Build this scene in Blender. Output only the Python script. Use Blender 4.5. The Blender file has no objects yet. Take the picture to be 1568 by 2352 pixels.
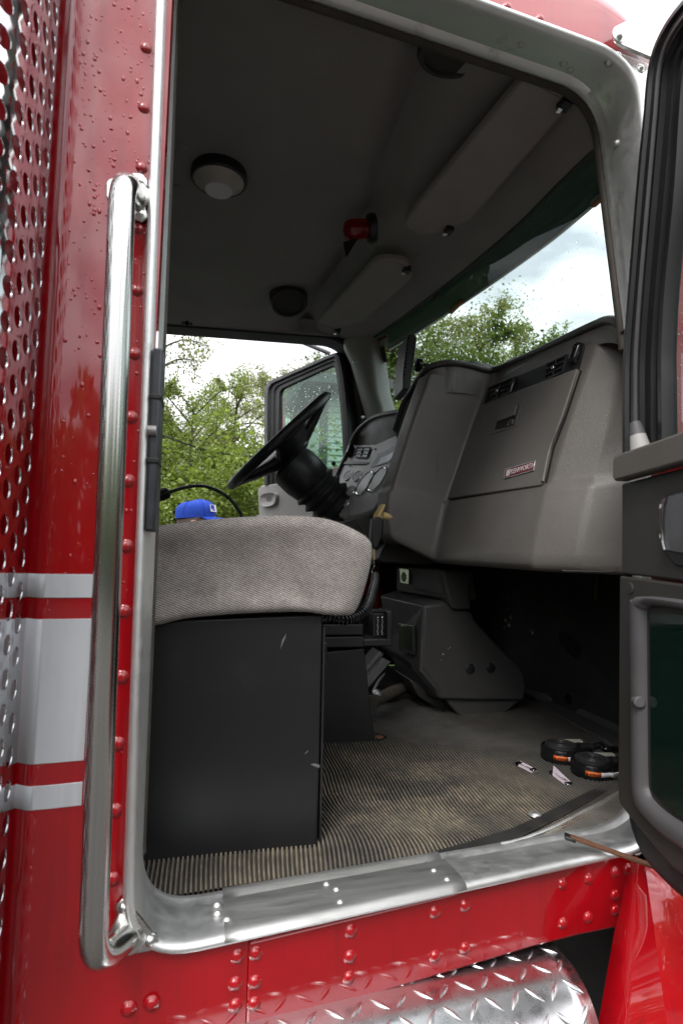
import bpy, bmesh, math, random
from mathutils import Vector as V, Matrix as M

random.seed(7)
R = math.radians
S = bpy.context.scene
COL = S.collection

# ------------------------------------------------------------------ camera
# surveyed camera: 20 mm lens held upright at 1.60 m, turned 13.1 deg towards the truck's nose, tilted up 3.8 deg
CAM = V((0.0, -0.72, 1.60))
FPX, CX, CY = 1307.0, 784.0, 1176.0
_yaw, _pit, _rol = R(13.1), R(3.8), R(1.43)
CF = V((math.sin(_yaw) * math.cos(_pit), math.cos(_yaw) * math.cos(_pit), math.sin(_pit)))
_r0 = CF.cross(V((0, 0, 1))).normalized()
_u0 = _r0.cross(CF)
CR = _r0 * math.cos(_rol) + _u0 * math.sin(_rol)
CU = -_r0 * math.sin(_rol) + _u0 * math.cos(_rol)
cam = bpy.data.cameras.new('camera')
cam.sensor_fit = 'VERTICAL'
cam.sensor_height = 36.0
cam.sensor_width = 24.0
cam.lens = FPX / 2352.0 * 36.0
cam.clip_start = 0.02
cam.clip_end = 500.0
cam.dof.use_dof = True
cam.dof.focus_distance = 1.35
cam.dof.aperture_fstop = 6.3
camo = bpy.data.objects.new('camera', cam)
COL.objects.link(camo)
camo.matrix_world = M(((CR.x, CU.x, -CF.x, CAM.x), (CR.y, CU.y, -CF.y, CAM.y), (CR.z, CU.z, -CF.z, CAM.z), (0, 0, 0, 1)))
S.camera = camo

# ------------------------------------------------------------------ sky, sun, exposure
SUN_EL, SUN_AZ = R(52), R(215)
wd = bpy.data.worlds.new('World')
S.world = wd
wd.use_nodes = True
nt = wd.node_tree
nt.nodes.clear()
def wn(t, **k):
    n = nt.nodes.new(t)
    for a, b in k.items():
        setattr(n, a, b)
    return n
sky = wn('ShaderNodeTexSky', sky_type='NISHITA', sun_disc=False, sun_elevation=SUN_EL, sun_rotation=SUN_AZ, dust_density=2.0)
tc = wn('ShaderNodeTexCoord')
mp = wn('ShaderNodeMapping')
mp.inputs['Scale'].default_value = (1.0, 1.0, 2.6)
no = wn('ShaderNodeTexNoise')
no.inputs['Scale'].default_value = 2.6
no.inputs['Detail'].default_value = 7
no.inputs['Roughness'].default_value = 0.55
cr = wn('ShaderNodeValToRGB')
cr.color_ramp.elements[0].position = 0.30
cr.color_ramp.elements[0].color = (0.72, 0.72, 0.72, 1)
cr.color_ramp.elements[1].position = 0.52
cr.color_ramp.elements[1].color = (1, 1, 1, 1)
no2 = wn('ShaderNodeTexNoise')
no2.inputs['Scale'].default_value = 4.5
no2.inputs['Detail'].default_value = 6
cc = wn('ShaderNodeValToRGB')
cc.color_ramp.elements[0].position = 0.36
cc.color_ramp.elements[0].color = (5.3, 5.6, 6.1, 1)
cc.color_ramp.elements[1].position = 0.60
cc.color_ramp.elements[1].color = (12.2, 12.2, 12.4, 1)
mixs = wn('ShaderNodeMixRGB')
bg = wn('ShaderNodeBackground')
bg.inputs['Strength'].default_value = 0.10
wo = wn('ShaderNodeOutputWorld')
lk = nt.links.new
lk(tc.outputs['Generated'], mp.inputs['Vector'])
lk(mp.outputs['Vector'], no.inputs['Vector'])
lk(mp.outputs['Vector'], no2.inputs['Vector'])
lk(no.outputs['Fac'], cr.inputs['Fac'])
lk(no2.outputs['Fac'], cc.inputs['Fac'])
lk(cr.outputs['Color'], mixs.inputs['Fac'])
lk(sky.outputs['Color'], mixs.inputs['Color1'])
sep = wn('ShaderNodeSeparateXYZ')
lk(tc.outputs['Generated'], sep.inputs['Vector'])
mx0 = wn('ShaderNodeMath', operation='MAXIMUM')
mx0.inputs[1].default_value = 0.0
lk(sep.outputs['Z'], mx0.inputs[0])
cie = wn('ShaderNodeMath', operation='MULTIPLY_ADD')      # 1.28 * (1 + 2 sin) / 3
cie.inputs[1].default_value = 0.853
cie.inputs[2].default_value = 0.427
lk(mx0.outputs[0], cie.inputs[0])
scl = wn('ShaderNodeVectorMath', operation='SCALE')
lk(cc.outputs['Color'], scl.inputs[0])
lk(cie.outputs[0], scl.inputs['Scale'])
lk(scl.outputs['Vector'], mixs.inputs['Color2'])
lk(mixs.outputs['Color'], bg.inputs['Color'])
lk(bg.outputs['Background'], wo.inputs['Surface'])

sun = bpy.data.lights.new('sun', 'SUN')
sun.energy = 0.9
sun.angle = R(25)
sun.color = (1.0, 0.97, 0.92)
suno = bpy.data.objects.new('sun', sun)
COL.objects.link(suno)
# direction towards the sun, from the same two angles as the sky
_sd = V((math.sin(SUN_AZ) * math.cos(SUN_EL), math.cos(SUN_AZ) * math.cos(SUN_EL), math.sin(SUN_EL)))
suno.rotation_euler = _sd.to_track_quat('Z', 'Y').to_euler()

S.view_settings.view_transform = 'Standard'
S.view_settings.look = 'None'
S.view_settings.exposure = 1.3
S.view_settings.gamma = 1.0
S.view_settings.use_curve_mapping = False
S.render.engine = 'CYCLES'
S.cycles.use_denoising = True
S.cycles.denoising_prefilter = 'NONE'                        # keeps the fine ribs and weave
S.cycles.max_bounces = 10
S.cycles.transparent_max_bounces = 16
S.cycles.sample_clamp_indirect = 6.0
S.cycles.caustics_reflective = False
S.cycles.caustics_refractive = False

# ------------------------------------------------------------------ survey: a point of the picture on a real plane of the truck
def ray(u, v):
    return CF + CR * ((u - CX) / FPX) - CU * ((v - CY) / FPX)
def on(u, v, n, c):
    d = ray(u, v)
    n = V(n)
    return CAM + d * ((c - n.dot(CAM)) / n.dot(d))
def onX(u, v, x): return on(u, v, (1, 0, 0), x)
def onY(u, v, y): return on(u, v, (0, 1, 0), y)
def onZ(u, v, z): return on(u, v, (0, 0, 1), z)
def at(u, v, d): return CAM + ray(u, v) * d
TP = 0.09                                                     # the cab tapers towards its nose
def dy(x, o=0.0): return o + TP * (x + 0.08)                  # y of the near door plane
def onD(u, v, o=0.0): return on(u, v, (-TP, 1, 0), o + TP * 0.08)
def onFD(u, v, o=0.0): return on(u, v, (TP, 1, 0), 1.75 - o - TP * 0.08)
ZF = 1.13                                                     # cab floor

# ------------------------------------------------------------------ mesh helpers
class MB:
    def __init__(s):
        s.v, s.f = [], []
    def add(s, vs, fs):
        n = len(s.v)
        s.v += [V(p) for p in vs]
        s.f += [tuple(i + n for i in f) for f in fs]
        return s
    def box(s, a, b):
        x0, y0, z0 = a
        x1, y1, z1 = b
        return s.add([(x0, y0, z0), (x1, y0, z0), (x1, y1, z0), (x0, y1, z0), (x0, y0, z1), (x1, y0, z1), (x1, y1, z1), (x0, y1, z1)],
                     [(0, 3, 2, 1), (4, 5, 6, 7), (0, 1, 5, 4), (1, 2, 6, 5), (2, 3, 7, 6), (3, 0, 4, 7)])
    def obox(s, c, ex, ey, ez):
        c, ex, ey, ez = V(c), V(ex), V(ey), V(ez)
        p = [c + ex * i + ey * j + ez * k for k in (-1, 1) for i, j in ((-1, -1), (1, -1), (1, 1), (-1, 1))]
        return s.add(p, [(0, 3, 2, 1), (4, 5, 6, 7), (0, 1, 5, 4), (1, 2, 6, 5), (2, 3, 7, 6), (3, 0, 4, 7)])
    def plate(s, pts, d):
        pts = [V(p) for p in pts]
        d = V(d)
        n = len(pts)
        return s.add(pts + [p + d for p in pts], [tuple(range(n)), tuple(range(2 * n - 1, n - 1, -1))] +
                     [(i, i + n, (i + 1) % n + n, (i + 1) % n) for i in range(n)])
    def grid(s, rows, closed=False, cap=False):
        n = len(rows[0])
        fs = []
        for j in range(len(rows) - 1):
            for i in range(n if closed else n - 1):
                k = (i + 1) % n
                fs.append((j * n + i, j * n + k, (j + 1) * n + k, (j + 1) * n + i))
        if cap:
            fs.append(tuple(range(n - 1, -1, -1)))
            m = (len(rows) - 1) * n
            fs.append(tuple(range(m, m + n)))
        return s.add([p for r in rows for p in r], fs)
    def tube(s, path, r, seg=10, cap=True):
        path = [V(p) for p in path]
        rad = r if isinstance(r, (list, tuple)) else [r] * len(path)
        rows, nrm = [], None
        for i, p in enumerate(path):
            t = (path[min(i + 1, len(path) - 1)] - path[max(i - 1, 0)])
            t = t.normalized() if t.length > 1e-9 else V((0, 0, 1))
            if nrm is None:
                nrm = t.orthogonal().normalized()
            nrm = (nrm - t * nrm.dot(t))
            nrm = nrm.normalized() if nrm.length > 1e-6 else t.orthogonal().normalized()
            b = t.cross(nrm)
            rows.append([p + (nrm * math.cos(2 * math.pi * k / seg) + b * math.sin(2 * math.pi * k / seg)) * rad[i] for k in range(seg)])
        return s.grid(rows, True, cap)
    def lathe(s, c, axis, prof, seg=24, sx=None):
        # prof: list of (radius, height along axis)
        axis = V(axis).normalized()
        a = V(sx).normalized() if sx is not None else axis.orthogonal().normalized()
        b = axis.cross(a)
        c = V(c)
        rows = [[c + axis * h + (a * math.cos(2 * math.pi * k / seg) + b * math.sin(2 * math.pi * k / seg)) * max(r, 1e-5) for k in range(seg)] for r, h in prof]
        return s.grid(rows, True, True)
    def build(s, name, mat, parent=None, smooth=40, bevel=0, bseg=2, subsurf=0, recalc=True, solid=0, label=None):
        me = bpy.data.meshes.new(name)
        me.from_pydata([tuple(p) for p in s.v], [], s.f)
        me.materials.append(mat)
        if recalc:
            bm = bmesh.new()
            bm.from_mesh(me)
            bmesh.ops.remove_doubles(bm, verts=bm.verts, dist=1e-6)
            bmesh.ops.recalc_face_normals(bm, faces=bm.faces)
            bm.to_mesh(me)
            bm.free()
        return link(name, me, parent, smooth, bevel, bseg, subsurf, solid, label)

def link(name, me, parent=None, smooth=40, bevel=0, bseg=2, subsurf=0, solid=0, label=None):
    o = bpy.data.objects.new(name, me)
    COL.objects.link(o)
    if smooth:
        me.shade_smooth()
        me.set_sharp_from_angle(angle=R(smooth))
    if solid:
        m = o.modifiers.new('solid', 'SOLIDIFY')
        m.thickness = solid
        m.offset = 0
    if bevel:
        m = o.modifiers.new('bevel', 'BEVEL')
        m.width = bevel
        m.segments = bseg
        m.limit_method = 'ANGLE'
        m.angle_limit = R(35)
        m.harden_normals = False
    if subsurf:
        m = o.modifiers.new('sub', 'SUBSURF')
        m.levels = m.render_levels = subsurf
    if parent is not None:
        adopt(o, parent)
    if label:
        o['label'] = label
    return o

LOC = {}
def adopt(o, p):
    o.parent = p
    o.matrix_parent_inverse = M.Translation(-LOC.get(p.name, V((0, 0, 0))))
def empty(name, loc, parent=None):
    o = bpy.data.objects.new(name, None)
    o.empty_display_size = 0.1
    COL.objects.link(o)
    o.location = loc
    if parent is not None:
        adopt(o, parent)
    else:
        LOC[o.name] = V(loc)
    return o
def part(name, parent, label=None):                            # a part that only carries sub-parts
    o = empty(name, (0, 0, 0), parent)
    if label:
        o['label'] = label
    return o
def tag(o, label, cat, group=None, kind=None):
    if label: o['label'] = label
    if cat: o['category'] = cat
    if group: o['group'] = group
    if kind: o['kind'] = kind
    return o

def fillet(pts, rad, n=6, closed=False):
    pts = [V(p) for p in pts]
    out = []
    m = len(pts)
    for i, p in enumerate(pts):
        r = rad[i] if isinstance(rad, (list, tuple)) else rad
        if (not closed and i in (0, m - 1)) or r <= 0:
            out.append(p)
            continue
        a, b = pts[(i - 1) % m] - p, pts[(i + 1) % m] - p
        la, lb = a.length, b.length
        a, b = a / la, b / lb
        ang = a.angle(b)
        if ang > math.pi - 0.01:
            out += [p] * (n + 1)
            continue
        t = min(r / math.tan(ang / 2), la * 0.49, lb * 0.49)
        p0, p1 = p + a * t, p + b * t
        for k in range(n + 1):
            w = k / n
            out.append(p0 * (1 - w) ** 2 + p * 2 * w * (1 - w) + p1 * w ** 2)
    return out
def resample(path, n, closed=False):
    path = [V(p) for p in path]
    if closed:
        path = path + [path[0]]
    L = [0]
    for a, b in zip(path, path[1:]):
        L.append(L[-1] + (b - a).length)
    out = []
    j = 0
    for k in range(n):
        d = L[-1] * k / (n if closed else n - 1)
        while j < len(path) - 2 and L[j + 1] < d:
            j += 1
        w = (d - L[j]) / max(L[j + 1] - L[j], 1e-9)
        out.append(path[j].lerp(path[j + 1], min(max(w, 0), 1)))
    return out
def smooth_path(pts, n):
    pts = [V(p) for p in pts]
    out = []
    m = len(pts)
    for i in range(m - 1):
        p0, p1, p2, p3 = pts[max(i - 1, 0)], pts[i], pts[i + 1], pts[min(i + 2, m - 1)]
        for k in range(n):
            t = k / n
            out.append(((p1 * 2) + (p2 - p0) * t + (p0 * 2 - p1 * 5 + p2 * 4 - p3) * t * t + (p1 * 3 - p0 - p2 * 3 + p3) * t ** 3) * 0.5)
    out.append(pts[-1])
    return out
def dome_mesh(name, mat, r, h, seg=12, rings=4, flange=1.0):
    b = MB()
    prof = [(r * flange, -0.0012), (r * (1 + (flange - 1) * .5), 0.0003)] + [(r * math.cos(math.pi / 2 * k / rings), 0.0004 + h * math.sin(math.pi / 2 * k / rings)) for k in range(rings + 1)]
    b.lathe((0, 0, 0), (0, 0, 1), prof, seg)
    me = bpy.data.meshes.new(name)
    me.from_pydata([tuple(p) for p in b.v], [], b.f)
    me.materials.append(mat)
    me.shade_smooth()
    return me
def stick(name, me, p, n, parent, scale=1.0):
    o = bpy.data.objects.new(name, me)
    COL.objects.link(o)
    adopt(o, parent)
    q = V(n).to_track_quat('Z', 'Y')
    o.location = p
    o.rotation_euler = q.to_euler()
    o.scale = (scale,) * 3
    return o
def text_mesh(txt, name, mat, origin, ex, ez, size, depth, parent, font_scale=(1, 1), bold=0.0, label=None):
    cu = bpy.data.curves.new(name, 'FONT')
    cu.body = txt
    cu.size = size
    cu.align_x = 'CENTER'
    cu.align_y = 'CENTER'
    cu.extrude = depth
    cu.offset = bold
    cu.resolution_u = 3
    o = bpy.data.objects.new(name + '_tmp', cu)
    COL.objects.link(o)
    dg = bpy.context.evaluated_depsgraph_get()
    me = bpy.data.meshes.new_from_object(o.evaluated_get(dg))
    bpy.data.objects.remove(o)
    ex, ez = V(ex).normalized() * font_scale[0], V(ez).normalized() * font_scale[1]
    en = ex.normalized().cross(ez.normalized())
    og = V(origin)
    for v in me.vertices:
        c = v.co.copy()
        v.co = og + ex * c.x + ez * c.y + en * c.z
    me.materials.clear()
    me.materials.append(mat)
    return link(name, me, parent, smooth=0, label=label)

# ------------------------------------------------------------------ materials
def new_mat(name):
    m = bpy.data.materials.new(name)
    m.use_nodes = True
    t = m.node_tree
    return m, t, t.nodes['Principled BSDF']
def N(t, ty, **k):
    n = t.nodes.new(ty)
    for a, b in k.items():
        if a in n.inputs:
            n.inputs[a].default_value = b
        else:
            setattr(n, a, b)
    return n
def ramp(t, src, p0, c0, p1, c1):
    n = t.nodes.new('ShaderNodeValToRGB')
    e = n.color_ramp.elements
    e[0].position, e[1].position = p0, p1
    e[0].color = c0 if len(c0) == 4 else (*c0, 1)
    e[1].color = c1 if len(c1) == 4 else (*c1, 1)
    t.links.new(src, n.inputs['Fac'])
    return n.outputs['Color']
def coords(t, scale=(1, 1, 1), rot=(0, 0, 0), loc=(0, 0, 0)):
    c = t.nodes.new('ShaderNodeTexCoord')
    m = t.nodes.new('ShaderNodeMapping')
    m.inputs['Scale'].default_value = scale
    m.inputs['Rotation'].default_value = rot
    m.inputs['Location'].default_value = loc
    t.links.new(c.outputs['Object'], m.inputs['Vector'])
    return m.outputs['Vector']
def noise(t, vec, scale, detail=4, rough=0.55, dist=0.0):
    n = t.nodes.new('ShaderNodeTexNoise')
    n.inputs['Scale'].default_value = scale
    n.inputs['Detail'].default_value = detail
    n.inputs['Roughness'].default_value = rough
    n.inputs['Distortion'].default_value = dist
    if vec is not None:
        t.links.new(vec, n.inputs['Vector'])
    return n.outputs['Fac']
def mixc(t, fac, a, b, mode='MIX'):
    n = t.nodes.new('ShaderNodeMixRGB')
    n.blend_type = mode
    for key, x in (('Fac', fac), ('Color1', a), ('Color2', b)):
        if isinstance(x, (int, float)):
            n.inputs[key].default_value = x
        elif isinstance(x, tuple):
            n.inputs[key].default_value = (*x, 1) if len(x) == 3 else x
        else:
            t.links.new(x, n.inputs[key])
    return n.outputs['Color']
def bump(t, bs, h, strength, dist, prev=None):
    n = t.nodes.new('ShaderNodeBump')
    n.inputs['Strength'].default_value = strength
    n.inputs['Distance'].default_value = dist
    t.links.new(h, n.inputs['Height'])
    if prev is not None:
        t.links.new(prev, n.inputs['Normal'])
    t.links.new(n.outputs['Normal'], bs.inputs['Normal'])
    return n.outputs['Normal']

def mat_paint(name, base, dark, coat=1.0, rough=0.35):
    m, t, b = new_mat(name)
    v = coords(t)
    c = ramp(t, noise(t, v, 9, 5), 0.35, dark, 0.65, base)
    t.links.new(c, b.inputs['Base Color'])
    b.inputs['Roughness'].default_value = rough
    b.inputs['Coat Weight'].default_value = coat
    b.inputs['Coat Roughness'].default_value = 0.035
    b.inputs['Coat IOR'].default_value = 1.7
    b.inputs['Specular IOR Level'].default_value = 0.12
    bump(t, b, noise(t, v, 260, 2), 0.03, 0.001)
    # faint orange peel and dull film left by the rain
    r = ramp(t, noise(t, v, 22, 6), 0.4, (0.02, 0.02, 0.02), 0.75, (0.10, 0.10, 0.10))
    t.links.new(r, b.inputs['Coat Roughness'])
    return m
RED = mat_paint('red_paint', (0.47, 0.0035, 0.010), (0.41, 0.003, 0.008))
def film(m, col, amount):                                       # dried rain trails on paint
    t = m.node_tree
    b = t.nodes['Principled BSDF']
    src = b.inputs['Base Color'].links[0].from_socket
    f = ramp(t, noise(t, coords(t, (60, 60, 3.0)), 1.0, 5, 0.62), 0.52, (0, 0, 0), 0.78, (amount,) * 3)
    t.links.new(mixc(t, f, src, col), b.inputs['Base Color'])
film(RED, (0.26, 0.006, 0.010), 0.8)
WHITE = mat_paint('white_stripe', (0.74, 0.755, 0.78), (0.68, 0.695, 0.72), 0.5, 0.4)

film(WHITE, (0.50, 0.50, 0.50), 0.5)

def mat_metal(name, col, r0, r1, scale, stretch=(1, 1, 1), dirt=None, dirt_pos=(0.55, 0.75), bumpy=0.1):
    m, t, b = new_mat(name)
    v = coords(t, stretch)
    b.inputs['Metallic'].default_value = 1.0
    b.inputs['Base Color'].default_value = (*col, 1)
    n1 = noise(t, v, scale, 6, 0.65)
    t.links.new(ramp(t, n1, 0.3, (r0,) * 3, 0.7, (r1,) * 3), b.inputs['Roughness'])
    if dirt:
        v2 = coords(t, stretch)
        n2 = noise(t, v2, 14, 8, 0.7)
        f = ramp(t, n2, dirt_pos[0], (0, 0, 0), dirt_pos[1], (1, 1, 1))
        t.links.new(mixc(t, f, col, dirt), b.inputs['Base Color'])
        t.links.new(ramp(t, n2, dirt_pos[0], (1, 1, 1), dirt_pos[1], (0.55, 0.55, 0.55)), b.inputs['Metallic'])
    bump(t, b, n1, bumpy, 0.0006)
    return m
ALU = mat_metal('brushed_aluminium', (0.88, 0.885, 0.87), 0.45, 0.58, 60, (1, 1, 1), (0.30, 0.29, 0.26), (0.58, 0.85), 0.04)
ALU_WORN = mat_metal('worn_sill_aluminium', (0.62, 0.62, 0.61), 0.44, 0.64, 40, (0.2, 1.6, 1.6), (0.16, 0.15, 0.13), (0.46, 0.80), 0.1)
ALU_TAN = mat_metal('dirty_aluminium', (0.66, 0.63, 0.57), 0.42, 0.6, 40, (1, 1, 1), (0.24, 0.19, 0.13), (0.40, 0.72), 0.1)
CHROME = mat_metal('chrome', (0.80, 0.80, 0.80), 0.06, 0.16, 18, bumpy=0.0)
BRACKET = mat_metal('stainless_bracket', (0.72, 0.72, 0.70), 0.22, 0.36, 40, bumpy=0.02)
STEEL = mat_metal('polished_steel_tube', (0.62, 0.615, 0.595), 0.15, 0.20, 12, (1, 1, 0.2), bumpy=0.0)
SHIELD = mat_metal('polished_shield', (0.74, 0.75, 0.77), 0.05, 0.13, 30, bumpy=0.02)
TREAD = mat_metal('tread_plate_aluminium', (0.80, 0.81, 0.82), 0.2, 0.36, 25, (1, 1, 1), (0.40, 0.38, 0.35), (0.62, 0.85))

def mat_plain(name, col, rough, spec=0.5, var=0.12, scale=20, grain=0.0, gscale=400, metallic=0.0, leather=0.0, lscale=230, dust=None):
    m, t, b = new_mat(name)
    v = coords(t)
    a = tuple(c * (1 - var) for c in col)
    d = tuple(c * (1 + var) for c in col)
    c = ramp(t, noise(t, v, scale, 5), 0.3, a, 0.7, d)
    if dust:
        f = ramp(t, noise(t, v, 5.5, 9, 0.72), 0.55, (0, 0, 0), 0.85, (dust[1],) * 3)
        c = mixc(t, f, c, dust[0])
    t.links.new(c, b.inputs['Base Color'])
    b.inputs['Specular IOR Level'].default_value = spec
    b.inputs['Metallic'].default_value = metallic
    t.links.new(ramp(t, noise(t, v, scale * 0.7, 6), 0.3, (max(rough - 0.07, 0.02),) * 3, 0.7, (min(rough + 0.08, 1),) * 3), b.inputs['Roughness'])
    nm = None
    if grain:
        nm = bump(t, b, noise(t, v, gscale, 2), grain, 0.0008, nm)
    if leather:
        vo = t.nodes.new('ShaderNodeTexVoronoi')
        vo.feature = 'DISTANCE_TO_EDGE'
        vo.inputs['Scale'].default_value = lscale
        w = mixc(t, 0.25, v, noise(t, v, 60, 3), 'ADD')
        t.links.new(v, vo.inputs['Vector'])
        h = ramp(t, vo.outputs['Distance'], 0.0, (0, 0, 0), 0.12, (1, 1, 1))
        nm = bump(t, b, h, leather, 0.0006, nm)
    return m
DASH = mat_plain('grey_dash_vinyl', (0.132, 0.121, 0.111), 0.38, 0.55, 0.12, 7, 0.14, 300, 0, 0.34, 330, dust=((0.20, 0.18, 0.155), 0.35))
def streaks(m, amount):
    t = m.node_tree
    b = t.nodes['Principled BSDF']
    src = b.inputs['Base Color'].links[0].from_socket
    f = ramp(t, noise(t, coords(t, (34, 34, 2.2), (0.1, 0.2, 0)), 1.0, 4, 0.6), 0.66, (0, 0, 0), 0.74, (amount,) * 3)
    t.links.new(mixc(t, f, src, (0.045, 0.042, 0.040)), b.inputs['Base Color'])
streaks(DASH, 0.55)
DASH_DOOR = mat_plain('grey_dash_plastic', (0.148, 0.136, 0.125), 0.46, 0.40, 0.07, 9, 0.25, 520)
DASH_DARK = mat_plain('dark_dash_vinyl', (0.052, 0.049, 0.047), 0.5, 0.4, 0.1, 12, 0.1, 300, 0, 0.14, 430)
CONSOLE = mat_plain('charcoal_console_vinyl', (0.060, 0.058, 0.057), 0.48, 0.4, 0.10, 9, 0.12, 300, 0, 0.18, 420, dust=((0.12, 0.11, 0.10), 0.3))
HEADL = mat_plain('headliner_cloth', (0.36, 0.350, 0.343), 0.92, 0.15, 0.06, 6, 0.5, 700)
VISOR = mat_plain('visor_cloth', (0.43, 0.416, 0.406), 0.9, 0.15, 0.06, 9, 0.4, 700)
BLACKP = mat_plain('black_plastic', (0.016, 0.016, 0.017), 0.42, 0.5, 0.15, 30, 0.12, 500)
BLACKG = mat_plain('gloss_black_plastic', (0.010, 0.010, 0.011), 0.2, 0.5, 0.1, 30)
RUBBER = mat_plain('black_rubber', (0.020, 0.020, 0.021), 0.55, 0.4, 0.2, 40, 0.15, 300, dust=((0.08, 0.075, 0.07), 0.3))
RUBBER_BR = mat_plain('faded_brown_rubber', (0.085, 0.075, 0.064), 0.6, 0.35, 0.2, 30, 0.15, 300)
BOXM = mat_plain('black_powder_coat', (0.0125, 0.0125, 0.0135), 0.42, 0.42, 0.12, 5, 0.25, 900, dust=((0.055, 0.052, 0.048), 0.45))
TRIM = mat_plain('taupe_door_trim', (0.125, 0.112, 0.100), 0.48, 0.4, 0.08, 8, 0.15, 400)
TRIM_D = mat_plain('dark_taupe_door_trim', (0.046, 0.041, 0.037), 0.5, 0.4, 0.10, 8, 0.2, 500)
LTRIM = mat_plain('light_grey_trim', (0.42, 0.40, 0.385), 0.5, 0.4, 0.06, 9, 0.15, 400)
GREYM = mat_plain('grey_rubber_surround', (0.098, 0.094, 0.096), 0.5, 0.4, 0.1, 15, 0.12, 400)
WHITEP = mat_plain('white_paper', (0.70, 0.68, 0.70), 0.6, 0.3, 0.05, 40)
LILAC = mat_plain('pale_lilac_label', (0.56, 0.48, 0.53), 0.5, 0.3, 0.05, 40)
INK = mat_plain('black_ink', (0.02, 0.02, 0.02), 0.6, 0.3)
ORANGE = mat_plain('orange_label', (0.85, 0.16, 0.02), 0.45, 0.4)
CREAM = mat_plain('cream_plastic', (0.66, 0.48, 0.20), 0.4, 0.5)
BADGE = mat_plain('badge_maroon', (0.17, 0.004, 0.010), 0.4, 0.3)
SILVERT = mat_metal('silver_lettering', (0.82, 0.82, 0.82), 0.15, 0.25, 20, bumpy=0.0)
FIREW = mat_plain('black_insulation_vinyl', (0.055, 0.055, 0.056), 0.46, 0.5, 0.2, 12, 0.4, 260, 0, 0.3, 330, dust=((0.05, 0.05, 0.05), 0.2))
CARPET = mat_plain('charcoal_carpet', (0.10, 0.10, 0.10), 0.95, 0.1, 0.35, 260, 1.0, 330)
RUST = mat_plain('rusty_strap', (0.14, 0.066, 0.038), 0.7, 0.3, 0.25, 60, 0.3, 200)
BLUECAP = mat_plain('blue_cap_cloth', (0.020, 0.060, 0.38), 0.8, 0.2, 0.15, 60, 0.5, 500)
SKIN = mat_plain('skin', (0.50, 0.26, 0.19), 0.5, 0.4, 0.06, 20)
SHIRT = mat_plain('dark_shirt_cloth', (0.05, 0.06, 0.09), 0.85, 0.2, 0.1, 40)
TROUS = mat_plain('trouser_cloth', (0.09, 0.08, 0.07), 0.85, 0.2, 0.1, 40)
HAIR = mat_plain('brown_hair', (0.05, 0.03, 0.02), 0.6, 0.3, 0.2, 80)
GAUGE = mat_plain('gauge_face', (0.55, 0.565, 0.56), 0.35, 0.6, 0.06, 30)
PANEL = mat_plain('grey_instrument_panel', (0.46, 0.452, 0.44), 0.45, 0.45, 0.05, 9)
GREYP = mat_plain('grey_tint_sticker', (0.08, 0.085, 0.08), 0.5)
PEELED = mat_plain('dark_tape', (0.045, 0.048, 0.056), 0.42, 0.5, 0.35, 35, 0.3, 120, dust=((0.22, 0.23, 0.25), 0.5))
LENSW = mat_plain('milky_lens', (0.60, 0.58, 0.54), 0.3, 0.5, 0.03, 20)
LENSC = mat_plain('frosted_lens_centre', (0.86, 0.86, 0.90), 0.4, 0.5, 0.03, 20)
def mat_lamp_red():
    m, t, b = new_mat('red_lamp_plastic')
    v = coords(t)
    b.inputs['Base Color'].default_value = (0.45, 0.004, 0.004, 1)
    b.inputs['Transmission Weight'].default_value = 0.55
    b.inputs['Roughness'].default_value = 0.12
    bump(t, b, noise(t, v, 120, 2), 0.2, 0.002)
    return m
REDLENS = mat_lamp_red()

def mat_glass(name, tint, refl=1.0, film=0.0, fcol=(0.7, 0.75, 0.74)):
    m = bpy.data.materials.new(name)
    m.use_nodes = True
    t = m.node_tree
    t.nodes.clear()
    out = N(t, 'ShaderNodeOutputMaterial')
    tr = N(t, 'ShaderNodeBsdfTransparent')
    tr.inputs['Color'].default_value = (*tint, 1)
    gl = N(t, 'ShaderNodeBsdfGlossy')
    gl.inputs['Roughness'].default_value = 0.01
    lw = N(t, 'ShaderNodeLayerWeight')
    pw = N(t, 'ShaderNodeMath', operation='POWER')
    pw.inputs[1].default_value = 4.0
    t.links.new(lw.outputs['Facing'], pw.inputs[0])
    fr = N(t, 'ShaderNodeMath', operation='MULTIPLY_ADD')
    fr.inputs[1].default_value = 0.94
    fr.inputs[2].default_value = 0.05
    t.links.new(pw.outputs[0], fr.inputs[0])
    mx = N(t, 'ShaderNodeMixShader')
    sc = N(t, 'ShaderNodeMath', operation='MULTIPLY')
    sc.inputs[1].default_value = refl
    t.links.new(fr.outputs[0], sc.inputs[0])
    t.links.new(sc.outputs[0], mx.inputs['Fac'])
    t.links.new(tr.outputs[0], mx.inputs[1])
    t.links.new(gl.outputs[0], mx.inputs[2])
    last = mx.outputs[0]
    if film:
        df = N(t, 'ShaderNodeBsdfDiffuse')
        df.inputs['Color'].default_value = (*fcol, 1)
        m2 = N(t, 'ShaderNodeMixShader')
        f = ramp(t, noise(t, coords(t), 6, 6, 0.6), 0.35, (0,) * 3, 0.8, (film,) * 3)
        t.links.new(f, m2.inputs['Fac'])
        t.links.new(last, m2.inputs[1])
        t.links.new(df.outputs[0], m2.inputs[2])
        last = m2.outputs[0]
    t.links.new(last, out.inputs['Surface'])
    return m
GLASS_W = mat_glass('windshield_glass', (0.66, 0.75, 0.735), 0.5, 0.06)
GLASS_D = mat_glass('door_glass', (0.58, 0.76, 0.68), 1.0, 0.10)
GLASS_P = mat_glass('passenger_glass', (0.72, 0.80, 0.77), 1.2, 0.05)
GLASS_DARK = mat_glass('green_vent_glass', (0.10, 0.24, 0.18), 1.2, 0.08, (0.10, 0.22, 0.17))
BAND = mat_glass('green_shade_band', (0.60, 0.80, 0.73), 0.4, 0.20, (0.16, 0.24, 0.21))
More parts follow.
